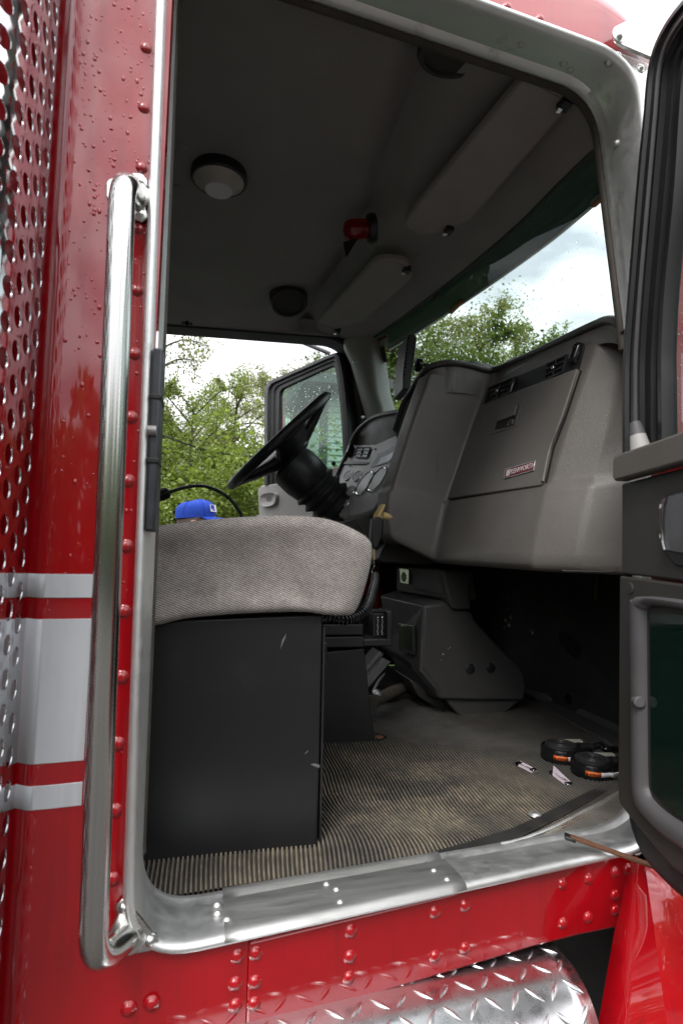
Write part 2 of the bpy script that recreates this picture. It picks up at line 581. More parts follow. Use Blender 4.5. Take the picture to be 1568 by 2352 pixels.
def mat_water():
    m, t, b = new_mat('water_drop')
    b.inputs['Base Color'].default_value = (1, 1, 1, 1)
    b.inputs['Transmission Weight'].default_value = 1.0
    b.inputs['Roughness'].default_value = 0.0
    b.inputs['IOR'].default_value = 1.33
    return m
WATER = mat_water()

def mat_fabric():
    m, t, b = new_mat('tweed_seat_fabric')
    v = coords(t)
    w = t.nodes.new('ShaderNodeTexWave')
    w.wave_type = 'BANDS'
    w.bands_direction = 'Z'
    w.inputs['Scale'].default_value = 98.0
    w.inputs['Distortion'].default_value = 1.6
    w.inputs['Detail'].default_value = 3.0
    w.inputs['Detail Scale'].default_value = 9.0
    t.links.new(coords(t, (1, 1, 1), (0, R(-22), 0)), w.inputs['Vector'])
    w2 = t.nodes.new('ShaderNodeTexWave')
    w2.bands_direction = 'X'
    w2.inputs['Scale'].default_value = 130.0
    w2.inputs['Distortion'].default_value = 2.0
    t.links.new(coords(t, (1, 1, 1), (0, R(25), 0)), w2.inputs['Vector'])
    k = mixc(t, 0.14, w.outputs['Color'], w2.outputs['Color'])
    c1 = ramp(t, k, 0.15, (0.195, 0.175, 0.163), 0.85, (0.47, 0.435, 0.405))
    n = ramp(t, noise(t, v, 30, 6, 0.65), 0.3, (0.72, 0.70, 0.70), 0.7, (1.08, 1.06, 1.05))
    c = mixc(t, 1.0, c1, n, 'MULTIPLY')
    c = mixc(t, 1.0, c, ramp(t, noise(t, coords(t, (1, 1, 2.2), (0, R(-22), 0)), 210, 3, 0.7), 0.3, (0.70,) * 3, 0.7, (1.22,) * 3), 'MULTIPLY')
    t.links.new(c, b.inputs['Base Color'])
    b.inputs['Roughness'].default_value = 0.95
    b.inputs['Specular IOR Level'].default_value = 0.1
    b.inputs['Sheen Weight'].default_value = 0.4
    b.inputs['Sheen Roughness'].default_value = 0.5
    nm = bump(t, b, k, 0.5, 0.0012)
    bump(t, b, noise(t, v, 500, 2), 0.4, 0.001, nm)
    return m
FABRIC = mat_fabric()

def mat_floor_mat():
    m, t, b = new_mat('ribbed_rubber_mat')
    c = t.nodes.new('ShaderNodeTexCoord')
    v = coords(t)
    n1 = noise(t, v, 7, 9, 0.68)
    # sand trodden in where boots stand
    def blot(px, py, r):
        d = t.nodes.new('ShaderNodeVectorMath')
        d.operation = 'DISTANCE'
        d.inputs[1].default_value = (px, py, ZF)
        t.links.new(c.outputs['Object'], d.inputs[0])
        return ramp(t, d.outputs['Value'], r * 0.15, (1, 1, 1), r, (0, 0, 0))
    s = mixc(t, 1.0, blot(0.40, 0.34, 0.36), blot(0.10, 0.15, 0.26), 'LIGHTEN')
    s = mixc(t, 1.0, s, blot(0.58, 0.27, 0.18), 'LIGHTEN')
    s = mixc(t, 1.0, s, blot(0.36, 0.52, 0.16), 'LIGHTEN')
    s2 = mixc(t, 1.0, s, ramp(t, n1, 0.40, (0.08,) * 3, 0.62, (1,) * 3), 'MULTIPLY')
    fine = ramp(t, noise(t, coords(t, (1, 0.16, 1)), 200, 3, 0.7), 0.42, (0.45,) * 3, 0.60, (1,) * 3)
    s3 = mixc(t, 1.0, s2, fine, 'MULTIPLY')
    grit = ramp(t, noise(t, v, 420, 2, 0.5), 0.66, (0, 0, 0), 0.70, (0.6,) * 3)
    s4 = mixc(t, 1.0, s3, mixc(t, 1.0, grit, ramp(t, n1, 0.3, (0.1,) * 3, 0.6, (1,) * 3), 'MULTIPLY'), 'LIGHTEN')
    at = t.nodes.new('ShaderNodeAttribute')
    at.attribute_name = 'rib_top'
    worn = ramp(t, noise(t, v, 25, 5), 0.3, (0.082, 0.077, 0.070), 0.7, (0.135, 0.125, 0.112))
    base = mixc(t, at.outputs['Fac'], (0.027, 0.026, 0.025), worn)  # tops worn grey, grooves given a darker colour to deepen their shade
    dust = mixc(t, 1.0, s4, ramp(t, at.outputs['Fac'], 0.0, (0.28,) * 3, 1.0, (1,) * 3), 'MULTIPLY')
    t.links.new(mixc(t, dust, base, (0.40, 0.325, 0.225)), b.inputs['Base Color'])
    t.links.new(ramp(t, s4, 0.0, (0.45,) * 3, 0.7, (0.92,) * 3), b.inputs['Roughness'])
    b.inputs['Specular IOR Level'].default_value = 0.4
    bump(t, b, noise(t, v, 260, 3), 0.35, 0.001)
    return m
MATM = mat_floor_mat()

def mat_leaf(name, c0, c1):
    m = bpy.data.materials.new(name)
    m.use_nodes = True
    t = m.node_tree
    t.nodes.clear()
    out = N(t, 'ShaderNodeOutputMaterial')
    g = t.nodes.new('ShaderNodeNewGeometry')
    col = ramp(t, g.outputs['Random Per Island'], 0.1, c0, 0.9, c1)
    d = N(t, 'ShaderNodeBsdfDiffuse')
    tl = N(t, 'ShaderNodeBsdfTranslucent')
    gl = N(t, 'ShaderNodeBsdfGlossy')
    gl.inputs['Roughness'].default_value = 0.45
    gl.inputs['Color'].default_value = (0.6, 0.6, 0.6, 1)
    t.links.new(col, d.inputs['Color'])
    t.links.new(mixc(t, 1.0, col, (1.25, 1.35, 0.65), 'MULTIPLY'), tl.inputs['Color'])
    mx = N(t, 'ShaderNodeMixShader')
    mx.inputs['Fac'].default_value = 0.42
    t.links.new(d.outputs[0], mx.inputs[1])
    t.links.new(tl.outputs[0], mx.inputs[2])
    m2 = N(t, 'ShaderNodeMixShader')
    m2.inputs['Fac'].default_value = 0.04
    t.links.new(mx.outputs[0], m2.inputs[1])
    t.links.new(gl.outputs[0], m2.inputs[2])
    t.links.new(m2.outputs[0], out.inputs['Surface'])
    return m
LEAF_A = mat_leaf('bright_leaf', (0.15, 0.195, 0.045), (0.29, 0.36, 0.095))
LEAF_B = mat_leaf('olive_leaf', (0.15, 0.165, 0.070), (0.31, 0.325, 0.15))
LEAF_C = mat_leaf('dark_leaf', (0.075, 0.115, 0.030), (0.16, 0.20, 0.060))
BARK = mat_plain('bark', (0.075, 0.062, 0.050), 0.9, 0.2, 0.3, 14, 0.8, 30)
SIDING = mat_plain('pale_siding', (0.55, 0.58, 0.56), 0.6, 0.3, 0.05, 3)
ROOFM = mat_plain('grey_shingle', (0.12, 0.12, 0.12), 0.8, 0.2, 0.2, 10)
def mat_ground():
    m, t, b = new_mat('wet_gravel_yard')
    v = coords(t)
    c = ramp(t, noise(t, v, 0.35, 8, 0.65), 0.35, (0.035, 0.033, 0.031), 0.65, (0.085, 0.078, 0.070))
    c2 = ramp(t, noise(t, v, 40, 4, 0.7), 0.3, (0.6,) * 3, 0.7, (1.3,) * 3)
    t.links.new(mixc(t, 1.0, c, c2, 'MULTIPLY'), b.inputs['Base Color'])
    b.inputs['Roughness'].default_value = 0.75
    bump(t, b, noise(t, v, 45, 5, 0.7), 0.8, 0.02)
    return m
GROUND = mat_ground()
GRASS = mat_plain('rough_grass_ground', (0.05, 0.075, 0.02), 0.95, 0.1, 0.4, 1.2, 0.8, 30)

# ================================================================== the setting
g = MB()
g.add([(-150, -150, 0), (150, -150, 0), (150, 150, 0), (-150, 150, 0)], [(0, 1, 2, 3)])
tag(g.build('ground', GROUND, smooth=0), 'grey gravel yard under the truck', None, None, 'structure')
g = MB()
rows = []
for j in range(12):
    rows.append([V((-60 + 150 * i / 24, 6.5 + 60 * j / 11 + 0.8 * math.sin(i * 1.7), 0.02 + 0.9 * (j / 11) ** 1.2 + 0.05 * math.sin(i * 2.1 + j))) for i in range(25)])
g.grid(rows)
tag(g.build('verge', GRASS), 'rough green verge below the trees', None, None, 'structure')

# ---------------------------------------------------------------- trees
def leaf_quad(b, p, n, u, w, l):
    u = (u - n * u.dot(n))
    u = u.normalized() if u.length > 1e-5 else n.orthogonal().normalized()
    v = n.cross(u)
    b.add([p, p + u * l * 0.45 + v * w * 0.5, p + u * l, p + u * l * 0.45 - v * w * 0.5], [(0, 1, 2, 3)])
def rv():
    while True:
        v = V((random.uniform(-1, 1), random.uniform(-1, 1), random.uniform(-1, 1)))
        if 0.05 < v.length < 1:
            return v.normalized()
def make_tree(h, spread, n_limb, n_leaf, leaf, low, droop):
    """one tree at the origin: (trunk MB, crown MB); limbs carry twigs, twigs carry leaves"""
    tr, cr_ = MB(), MB()
    top = V((random.uniform(-.04, .04) * h, random.uniform(-.04, .04) * h, h * 0.93))
    spine = smooth_path([V((0, 0, -0.2)), V((random.uniform(-.02, .02) * h, random.uniform(-.02, .02) * h, h * 0.35)), V((random.uniform(-.03, .03) * h, random.uniform(-.03, .03) * h, h * 0.65)), top], 5)
    r0 = 0.022 * h
    tr.tube(spine, [r0 * (1 - 0.93 * (i / (len(spine) - 1))) for i in range(len(spine))], 8)
    tips = []
    for k in range(n_limb):
        f = low + (0.98 - low) * ((k + random.random()) / n_limb)
        i = min(int(f * (len(spine) - 1)), len(spine) - 2)
        p = spine[i].lerp(spine[i + 1], f * (len(spine) - 1) - i)
        a = k * 2.399 + random.uniform(-.5, .5)
        prof = math.sin(math.pi * min(max((f - low * 0.7) / (1.12 - low * 0.7), 0.06), 1)) ** 0.7
        L = spread * prof * random.uniform(0.6, 1.15)
        d = V((math.cos(a), math.sin(a), random.uniform(0.25, 0.85)))
        e = p + d.normalized() * L
        mid = p.lerp(e, 0.55) + V((0, 0, 0.08 * L))
        e.z -= droop * L
        path = smooth_path([p, mid, e], 4)
        rb = r0 * 0.38 * (1 - f * 0.6)
        tr.tube(path, [rb * (1 - 0.85 * q / (len(path) - 1)) for q in range(len(path))], 5)
        for q in range(5):
            w = random.uniform(0.35, 1.0)
            j = min(int(w * (len(path) - 1)), len(path) - 2)
            s0 = path[j]
            dd = (rv() + d.normalized() * 0.6 + V((0, 0, 0.25 - droop))).normalized()
            s1 = s0 + dd * L * random.uniform(0.25, 0.5)
            tr.tube([s0, s0.lerp(s1, 0.5) + V((0, 0, .03)), s1], [rb * 0.25, rb * 0.18, rb * 0.05], 4)
            tips.append((s0, s1))
    tips += [(spine[-3], spine[-1] + V((0, 0, 0.1)))] * 4
    for _ in range(n_leaf):
        s0, s1 = random.choice(tips)
        w = random.random() ** 0.7
        base = s0.lerp(s1, w)
        L = (s1 - s0).length
        p = base + rv() * L * 0.42 * random.random() ** 0.6
        n = (rv() * 0.8 + V((0, 0, 0.6))).normalized()
        sz = leaf * random.uniform(0.7, 1.35)
        leaf_quad(cr_, p, n, rv() + V((0, 0, -droop)), sz * 0.62, sz)
    return tr, cr_
TREE_KINDS = {}
for nm, kw, lm in (('broad', dict(h=6.0, spread=2.0, n_limb=30, n_leaf=19000, leaf=0.058, low=0.12, droop=0.1), LEAF_A),
                   ('willow', dict(h=7.0, spread=1.9, n_limb=34, n_leaf=25000, leaf=0.055, low=0.10, droop=0.35), LEAF_B),
                   ('airy', dict(h=8.0, spread=1.7, n_limb=26, n_leaf=11000, leaf=0.065, low=0.2, droop=0.15), LEAF_B),
                   ('shrub', dict(h=2.6, spread=1.6, n_limb=22, n_leaf=22000, leaf=0.048, low=0.03, droop=0.1), LEAF_A),
                   ('dark', dict(h=7.0, spread=2.4, n_limb=30, n_leaf=22000, leaf=0.09, low=0.08, droop=0.1), LEAF_C)):
    a, b = make_tree(**kw)
    ma = bpy.data.meshes.new('trunk'); ma.from_pydata([tuple(p) for p in a.v], [], a.f); ma.materials.append(BARK); ma.shade_smooth()
    mb = bpy.data.meshes.new('crown'); mb.from_pydata([tuple(p) for p in b.v], [], b.f); mb.materials.append(lm)
    TREE_KINDS[nm] = (ma, mb, kw['h'])
def tree(kind, u, vtop, dist, label, name='tree', group='trees beyond the truck', wide=1.0, off=0.0):
    """a tree standing in the direction of picture column u, DIST metres off, whose top shows at row vtop"""
    ma, mb, h0 = TREE_KINDS[kind]
    top = at(u, vtop, dist)
    base = V((top.x, top.y, 0.0))
    k = top.z / h0
    o = empty(name, base)
    o.rotation_euler = (0, 0, random.uniform(0, 6.28))
    o.scale = (k * wide, k * wide, k)
    for n_, me in (('trunk', ma), ('crown', mb)):
        c = bpy.data.objects.new(n_, me)
        COL.objects.link(c)
        c.parent = o
    tag(o, label, 'tree', group)
    return o
tree('airy', 352, 640, 9.0, 'tall sparse tree whose feathery edge shows against the sky beside the steel door post')
tree('broad', 448, 885, 8.5, 'bright green leafy tree right behind the blue cap', wide=1.05)
tree('broad', 372, 1010, 8.0, 'low vivid green tree close beside the dark door latch plate', wide=1.0)
tree('willow', 556, 862, 11.5, 'olive green willow between the bright tree and the driver door', wide=1.0)
tree('willow', 672, 832, 13.5, 'taller olive willow partly behind the open driver door window', wide=1.1)
tree('dark', 500, 990, 15.0, 'shaded tree filling the gap low behind the steering wheel', wide=1.5)
tree('willow', 770, 900, 16.0, 'willow seen through the driver door glass left of the pale siding', wide=1.1)
tree('shrub', 470, 1085, 7.6, 'low bush beneath the gooseneck microphone', 'bush', wide=1.1)
tree('shrub', 610, 1075, 9.0, 'yellow green bush beside the driver door pull', 'bush', wide=1.5)
tree('shrub', 380, 1120, 7.2, 'bright bush by the foot of the steel door post', 'bush', wide=1.1)
tree('shrub', 720, 1080, 11.0, 'bush glimpsed through the lower driver door glass', 'bush', wide=1.3)
tree('dark', 900, 800, 16.0, 'dark tree behind the windshield sticker', wide=1.0)
tree('broad', 880, 930, 13.5, 'brighter green tree low in the windshield left of the screen', wide=1.1)
tree('dark', 1040, 790, 15.0, 'darker tree low in the windshield above the centre of the dash', wide=1.2)
tree('willow', 985, 738, 17.0, 'grey green tree in the windshield right of the mounted screen', wide=0.9)
tree('willow', 1088, 700, 19.0, 'tallest rounded tree seen through the windshield', wide=1.15)
tree('broad', 1200, 768, 22.0, 'last tree to the right in the windshield above the dash vents', wide=0.95)
# the far wood around the yard, behind the photographer too
wood = MB()
wt = MB()
for k in range(64):
    a = R(80) + R(235) * k / 63
    rr = 24 + 5 * math.sin(k * 2.3)
    c = V((rr * math.sin(a), rr * math.cos(a), 0))
    hh = random.uniform(4.2, 7.0)
    for _ in range(420):
        d = rv()
        p = c + V((d.x * 2.0, d.y * 2.0, hh * 0.5 + d.z * hh * 0.5)) * (1.0) * 1.0
        p = c + V((d.x * 2.2, d.y * 2.2, hh * 0.52 + d.z * hh * 0.52)) - c * 0 if random.random() < 0.8 else p * 1.0
        leaf_quad(wood, p, (rv() + V((0, 0, .5))).normalized(), rv(), 0.55, 0.8)
tag(wood.build('distant_wood', LEAF_C, smooth=0, recalc=False), 'dark belt of trees closing the yard behind', None, None, 'stuff')

# overhead wires crossing the trees
def wire(u0, v0, d0, u1, v1, d1, label):
    a, b = at(u0, v0, d0), at(u1, v1, d1)
    dd = (b - a)
    a -= dd * 0.6
    b += dd * 0.6
    pts = [a.lerp(b, i / 16) - V((0, 0, 0.5 * math.sin(math.pi * i / 16) * 0.5)) for i in range(17)]
    w = MB()
    w.tube(pts, 0.010, 5)
    tag(w.build('overhead_wire', BLACKP), label, 'wire', 'overhead wires')
wire(430, 985, 7.0, 620, 1018, 8.5, 'thin black wire sagging in front of the trees behind the steering wheel')
wire(900, 930, 11, 1240, 790, 14, 'thin wire slanting across the treetops in the windshield')

# pale house with lap siding beyond the driver door
hs = empty('clad_house', (1.7, 7.5, 0))
tag(hs, 'pale house end with horizontal lap siding seen through the driver door glass', 'house')
HX0, HX1, HY = 1.36, 2.06, 6.5
w = MB(); w.box((HX0 + .02, HY + 0.02, 0), (HX1 - .02, HY + 2.5, 3.72)); w.build('wall', SIDING, hs, smooth=0)
bd = MB(); bd.add([(HX0 + .05, HY + .012, 0), (HX1 - .02, HY + .012, 0), (HX1 - .02, HY - .016, 0), (HX0 + .05, HY - .016, 0), (HX0 + .05, HY + .012, .079), (HX1 - .02, HY + .012, .079), (HX1 - .02, HY - .002, .079), (HX0 + .05, HY - .002, .079)],
                  [(0, 3, 2, 1), (4, 5, 6, 7), (0, 1, 5, 4), (1, 2, 6, 5), (2, 3, 7, 6), (3, 0, 4, 7)])
first = bd.build('siding_board', SIDING, hs, smooth=0)
for k in range(1, 45):
    c = first.copy()
    COL.objects.link(c)
    c.location = (0, 0, 0.081 * k)
w = MB(); w.box((HX0, HY - 0.03, 0), (HX0 + .1, HY + .02, 3.72)); w.build('corner_board', ROOFM, hs, smooth=0)
w = MB(); w.plate([(HX0 - .25, HY - .3, 3.70), (HX1 + .2, HY - .3, 3.70), (HX1 + .2, HY + 2.5, 3.95), (HX0 - .25, HY + 2.5, 3.95)], (0, 0, .12)); w.build('roof', ROOFM, hs, smooth=0)

# ================================================================== the truck
TRUCK = empty('truck', (0.4, 0.875, 0.0))
tag(TRUCK, 'red truck cab with white stripes and its passenger door standing open', 'truck')

# ---- rear side panel of the cab (flat, y = 0) with the opening's rear edge as border
def swell(x):
    for (a, ya), (b_, yb) in zip(SWELL, SWELL[1:]):
        if x <= b_:
            w = max(0.0, (x - a) / (b_ - a))
            return ya + (yb - ya) * w * w * (3 - 2 * w) if ya != 0 or b_ > -0.15 else ya + (yb - ya) * w
    return 0.0
SWELL = [(-0.62, 0.004), (-0.205, 0.004), (-0.180, -0.0075), (-0.085, 0.0), (0.0, 0.0)]
pxs = [-0.62, -0.4, -0.25, -0.215] + [-0.205 + 0.133 * k / 38 for k in range(39)]
def side_y(x): return swell(x) if x < -0.08 else TP * (x + 0.08)
ZSPL = 1.10
panel = MB()
for xs_, za_, zb_ in ((pxs, ZSPL, 2.56), (pxs + [-0.04, 0.0, 0.035, 0.0672], 0.75, ZSPL)):
    panel.grid([[V((x, side_y(x), za_)) for x in xs_], [V((x, side_y(x), zb_)) for x in xs_]])
    panel.grid([[V((xs_[-1], side_y(xs_[-1]), za_)), V((xs_[-1], side_y(xs_[-1]), zb_))], [V((xs_[-1], side_y(xs_[-1]) + .03, za_)), V((xs_[-1], side_y(xs_[-1]) + .03, zb_))]])
arc_ = [V((-0.072, 0, 1.24)), V((-0.068, 0, 1.19)), V((-0.055, 0, 1.158)), V((-0.030, 0, 1.135)), V((0.0, 0, 1.127)), V((0.0672, 0, 1.127))]
panel.add([V((p.x, side_y(p.x), p.z)) for p in [V((-0.072, 0, ZSPL))] + arc_ + [V((0.0672, 0, ZSPL)), V((0.035, 0, ZSPL)), V((0.0, 0, ZSPL)), V((-.04, 0, ZSPL))]],
          [(0, 2, 1), (0, 3, 2), (0, 10, 3), (10, 4, 3), (10, 9, 4), (9, 5, 4), (9, 8, 5), (8, 6, 5), (8, 7, 6)])
SIDE = panel.build('side_panel', RED, TRUCK, smooth=50, label='red riveted side panel behind the door')
rivet_me = dome_mesh('rivet', RED, 0.0072, 0.0040, 12, 4, 1.35)
def rivet(u, v, plane='Y', parent=None):
    if plane == 'Y':
        p, n = onY(u, v, 0.0), V((0, -1, 0))
    else:
        p, n = onD(u, v, 0.0), V((TP, -1, 0)).normalized()
    stick('rivet', rivet_me, p, n, parent)
for u, v in [(335, 111), (330, 248), (325, 385), (318, 525), (314, 667), (308, 813), (301, 959), (294, 1105), (290, 1255), (284, 1405), (279, 1556),
             (270, 1709), (264, 1862), (258, 2020), (188, 979), (295, 2318), (348, 2306)]:
    rivet(u, v, 'Y', SIDE)
# white stripes: painted bands, thin films 1.5 mm proud of the panel
for v0, v1, zname in ((1318, 1372, 0), (1420, 1746, 1), (1795, 1849, 2)):
    z0, z1 = onY(150, v0, 0).z, onY(150, v1, 0).z
    s = MB()
    sx = [x for x in pxs if -0.60 < x < -0.125]
    s.grid([[V((x, swell(x) - 0.0006, z1)) for x in sx], [V((x, swell(x) - 0.0012, z1 + .0005)) for x in sx], [V((x, swell(x) - 0.0012, z0 - .0005)) for x in sx], [V((x, swell(x) - 0.0006, z0)) for x in sx]])
    s.build('stripe', WHITE, SIDE, smooth=50)

RB = []
for k in range(420):
    x, z = random.uniform(-0.175, -0.085), (random.gauss(2.12, 0.17) if k < 300 else random.uniform(1.35, 2.4))
    if z > 2.4: continue
    RB.append((V((x, swell(x) + 0.0003, z)), V((0, -1, 0)), random.choice((0.0009, 0.0011, 0.0014, 0.0018, 0.0026)), random.uniform(0.9, 1.7)))
# ---- sill panel under the door (follows the taper)
def DP(x, z, o=0.0): return V((x, dy(x, o), z))
zb0, zb1 = onD(630, 2352, 0).z, onD(1421, 2136, 0).z
xb1 = onD(1421, 2136, 0).x
SILLR = SIDE
xs0 = onD(563, 2300).x + 0.0015
sp = MB()
pts = [DP(xs0, 1.118), DP(xs0, zb0 - 0.03), DP(onD(630, 2352).x, zb0)]
for u, v in [(760, 2318), (900, 2275), (1050, 2230), (1220, 2178), (1330, 2150), (1380, 2140)]:
    p = onD(u, v)
    pts.append(DP(p.x, p.z))
pts += [onD(1421, 2132), onD(1428, 2080), onD(1455, 1972)]
pts.append(DP(pts[-1].x, 1.145))
sp.plate(pts, (0, 0.03, 0))
SILLP = sp.build('sill_panel', RED, TRUCK, bevel=0.004)
for u, v in [(545, 2197), (540, 2260), (540, 2310)]:
    rivet(u, v, 'D', SILLR)
for u, v in [(587, 2190), (585, 2256), (583, 2306), (805, 2139), (803, 2198), (801, 2246), (998, 2095), (1067, 2080), (998, 2197), (1067, 2178), (1290, 2030), (1350, 2019), (1291, 2121), (1349, 2107),
             (1411, 2003), (1440, 1996), (1411, 2055), (1440, 2048), (1411, 2090)]:
    rivet(u, v, 'D', SILLP)

# ---- perforated heat shield at the far left: flat flange square to the panel, rounded corner, face to the viewer
x0 = -0.197
prof, nrm_ = [], []
for k in range(9):
    prof.append(V((x0, -0.006 - 0.114 * k / 8, 0)))
rc = 0.065
for k in range(1, 11):
    a = math.pi / 2 * k / 10
    prof.append(V((x0 - rc + rc * math.cos(a), -0.12 - rc * math.sin(a), 0)))
for k in range(1, 6):
    prof.append(V((x0 - rc - 0.05 * k, -0.12 - rc, 0)))
LP = [0]
for a, b in zip(prof, prof[1:]):
    LP.append(LP[-1] + (b - a).length)
def onprof(s, off=0.0):
    s = max(0, min(s, LP[-1]))
    j = 0
    while j < len(LP) - 2 and LP[j + 1] < s:
        j += 1
    w = (s - LP[j]) / (LP[j + 1] - LP[j])
    p = prof[j].lerp(prof[j + 1], w)
    t = (prof[min(j + 2, len(prof) - 1)] - prof[max(j - 1, 0)]).normalized()
    n = V((-t.y, t.x, 0))
    return p + n * off
sh = MB()
PIT = 0.0352
SW = PIT * 0.866
s0 = 0.012
ncol = int((LP[-1] - s0) / SW)
zlo, zhi = 0.86, 2.70
nrow = int((zhi - zlo) / PIT)
HR = 0.0110
def spt(s, z, off=0.0):
    p = onprof(s, off)
    return V((p.x, p.y, z))
rows = [[spt(0.0, zlo + (zhi - zlo) * j / nrow) for j in range(nrow + 1)], [spt(s0, zlo + (zhi - zlo) * j / nrow) for j in range(nrow + 1)]]
sh.grid(rows)
for c in range(ncol):
    for r in range(nrow):
        cs = s0 + SW * (c + 0.5)
        # every cell holds one hole; odd columns shift by half a pitch
        zc = zlo + PIT * (r + 0.5)
        shift = PIT * 0.5 if c % 2 else 0.0
        K = 16
        inner, outer, rim = [], [], []
        for k in range(K):
            a = 2 * math.pi * (k + 0.5) / K
            ds, dz = math.cos(a), math.sin(a)
            m = max(abs(ds) / (SW / 2), abs(dz) / (PIT / 2))
            outer.append(spt(cs + ds / m, zc + shift + dz / m))
            inner.append(spt(cs + ds * HR, zc + shift + dz * HR))
            rim.append(spt(cs + ds * HR * 0.99, zc + shift + dz * HR * 0.99, -0.0011))
        sh.grid([outer, inner, rim], True)
sh.build('perforated_shield', SHIELD, TRUCK, smooth=50, recalc=False, label='polished perforated metal shield beside the red panel')
# dark-red stack cover inside the shield
sc_ = MB()
sc_.box((-0.60, -0.150, 0.85), (x0 - 0.030, -0.02, 2.7))
sc_.build('shield_backing', RED, TRUCK, bevel=0.01)

# ---- grab handle
GH = part('grab_handle', TRUCK, 'long polished steel grab handle beside the door opening')
hy = -0.072
pt, pb = onY(281, 430, hy), onY(213, 2195, hy)
et, eb = onY(314, 456, 0.0), onY(300, 2150, 0.0)
et2, eb2 = onY(305, 450, 0), onY(290, 2152, 0.0)
path = fillet([V((et.x, 0.002, et.z)), V((pt.x, hy, pt.z + 0.012)), V((pb.x, hy, pb.z - 0.012)), V((eb.x, 0.002, eb.z))], 0.05, 10)
long_ = path[:12] + [path[11].lerp(path[12], k / 10) for k in range(1, 10)] + path[12:]
h = MB()
h.tube(long_, 0.0142, 20)
h.build('rail', STEEL, GH, smooth=60)
br = MB()
br.plate(fillet([onY(308, 403, -.0005), onY(334, 405, -.0005), onY(337, 505, -.0005), onY(318, 510, -.0005), onY(246, 462, -.0005), onY(246, 420, -.0005), onY(275, 408, -.0005)], 0.008, 4, True), (0, -0.006, 0))
br.build('bracket', BRACKET, GH, bevel=0.0015)
br = MB()
br.plate(fillet([onY(284, 2068, -.0005), onY(300, 2072, -.0005), onY(362, 2150, -.0005), onY(358, 2172, -.0005), onY(345, 2178, -.0005), onY(250, 2195, -.0005), onY(248, 2150, -.0005)], 0.008, 4, True), (0, -0.006, 0))
br.build('bracket', BRACKET, GH, bevel=0.0015)
bolt_me = dome_mesh('bolt', BRACKET, 0.0070, 0.005, 6, 2, 1.5)
for u, v in [(322, 418), (322, 492), (285, 2085), (344, 2161)]:
    stick('bolt', bolt_me, onY(u, v, -0.006), (0, -1, 0), GH)
collar = MB()
collar.lathe((et.x, -0.006, et.z), (0, -1, 0), [(0.0175, 0), (0.0172, 0.003), (0.0146, 0.006)], 20)
collar.build('collar', BRACKET, GH)
collar = MB()
collar.lathe((eb.x, -0.006, eb.z), (0, -1, 0), [(0.0165, 0), (0.0163, 0.002), (0.0145, 0.004)], 20)
collar.build('collar', BRACKET, GH)

# ---- door frame: a lofted channel round the opening
OUT = [(-0.078, 1.121), (0.755, 1.147), (0.735, 1.98), (0.686, 2.449), (-0.093, 2.449)]
OR_ = [0.085, 0.13, 0.5, 0.11, 0.1]
INN = [(-0.0685, 1.132), (0.757, 1.141), (0.737, 1.98), (0.668, 2.456), (-0.076, 2.456)]
IR = [0.075, 0.11, 0.4, 0.10, 0.09]
def loop(poly, rad, n=10, seg=14):
    pts = fillet([V((x, 0, z)) for x, z in poly], rad, n, True)
    out = []
    m = n + 1
    for i in range(len(poly)):
        a = pts[i * m:(i + 1) * m]
        nx = pts[((i + 1) % len(poly)) * m]
        out += a
        out += [a[-1].lerp(nx, k / seg) for k in range(1, seg)]
    return out
LO, LI = loop(OUT, OR_), loop(INN, IR)
NL = len(LO)
def inset(lp, d):
    out = []
    n = len(lp)
    for i in range(n):
        t = lp[(i + 1) % n] - lp[(i - 1) % n]
        t = t.normalized() if t.length > 1e-9 else V((1, 0, 0))
        nn = V((-t.z, 0, t.x))            # inward for a counter-clockwise loop in (x, z)
        out.append(lp[i] + nn * d)
    return out
def seat(lp, o):
    return [V((p.x, dy(p.x, o), p.z)) for p in lp]
def lerp_l(a, b, w): return [p.lerp(q, w) for p, q in zip(a, b)]
LO2 = inset(LO, 0.0125)
LI2 = inset(LI, 0.003)
PROF = [seat(LO, 0.004), seat(LO, -0.006), seat(inset(LO, 0.003), -0.0115), seat(inset(LO, 0.007), -0.0125), seat(inset(LO, 0.0105), -0.010), seat(LO2, -0.003),
        seat(lerp_l(LO2, LI2, 0.12), 0.008), seat(lerp_l(LO2, LI2, 0.45), 0.034), seat(lerp_l(LO2, LI2, 0.80), 0.060), seat(inset(LI, -0.002), 0.069),
        seat(inset(LI, 0.0015), 0.079), seat(inset(LI, 0.002), 0.086), seat(inset(LI, -0.001), 0.092), seat(inset(LI, -0.012), 0.096)]
fr = MB()
fr.grid(PROF, True)
FRAME = fr.build('door_frame', ALU, TRUCK, smooth=55, label='brushed aluminium surround of the passenger door opening')
# worn sill plate: a second sheet 2 mm proud of the frame along the bottom
def ring_at(j, i, lift):
    p = PROF[j][i]
    a = PROF[min(j + 1, len(PROF) - 1)][i] - PROF[max(j - 1, 0)][i]
    b = PROF[j][(i + 1) % NL] - PROF[j][(i - 1) % NL]
    n = a.cross(b).normalized()
    if n.z < 0: n = -n
    return p + n * lift
def bot_rows(xa, xb, lift, j0=1, j1=12, n=14):
    idx = [i for i in range(NL) if 0.0 < LO[i].x < 0.70 and LO[i].z < 1.3 and i < 30]
    rows = []
    for j in range(j0, j1 + 1):
        row = []
        for k in range(n + 1):
            x = xa + (xb - xa) * k / n
            best = None
            for i in idx[:-1]:
                p, q = ring_at(j, i, lift), ring_at(j, i + 1, lift)
                if p.x <= x <= q.x:
                    best = p.lerp(q, (x - p.x) / max(q.x - p.x, 1e-6))
                    break
            if best is None:
                best = ring_at(j, idx[0] if x < ring_at(j, idx[0], lift).x else idx[-1], lift)
            row.append(best)
        rows.append(row)
    return rows
sl = MB()
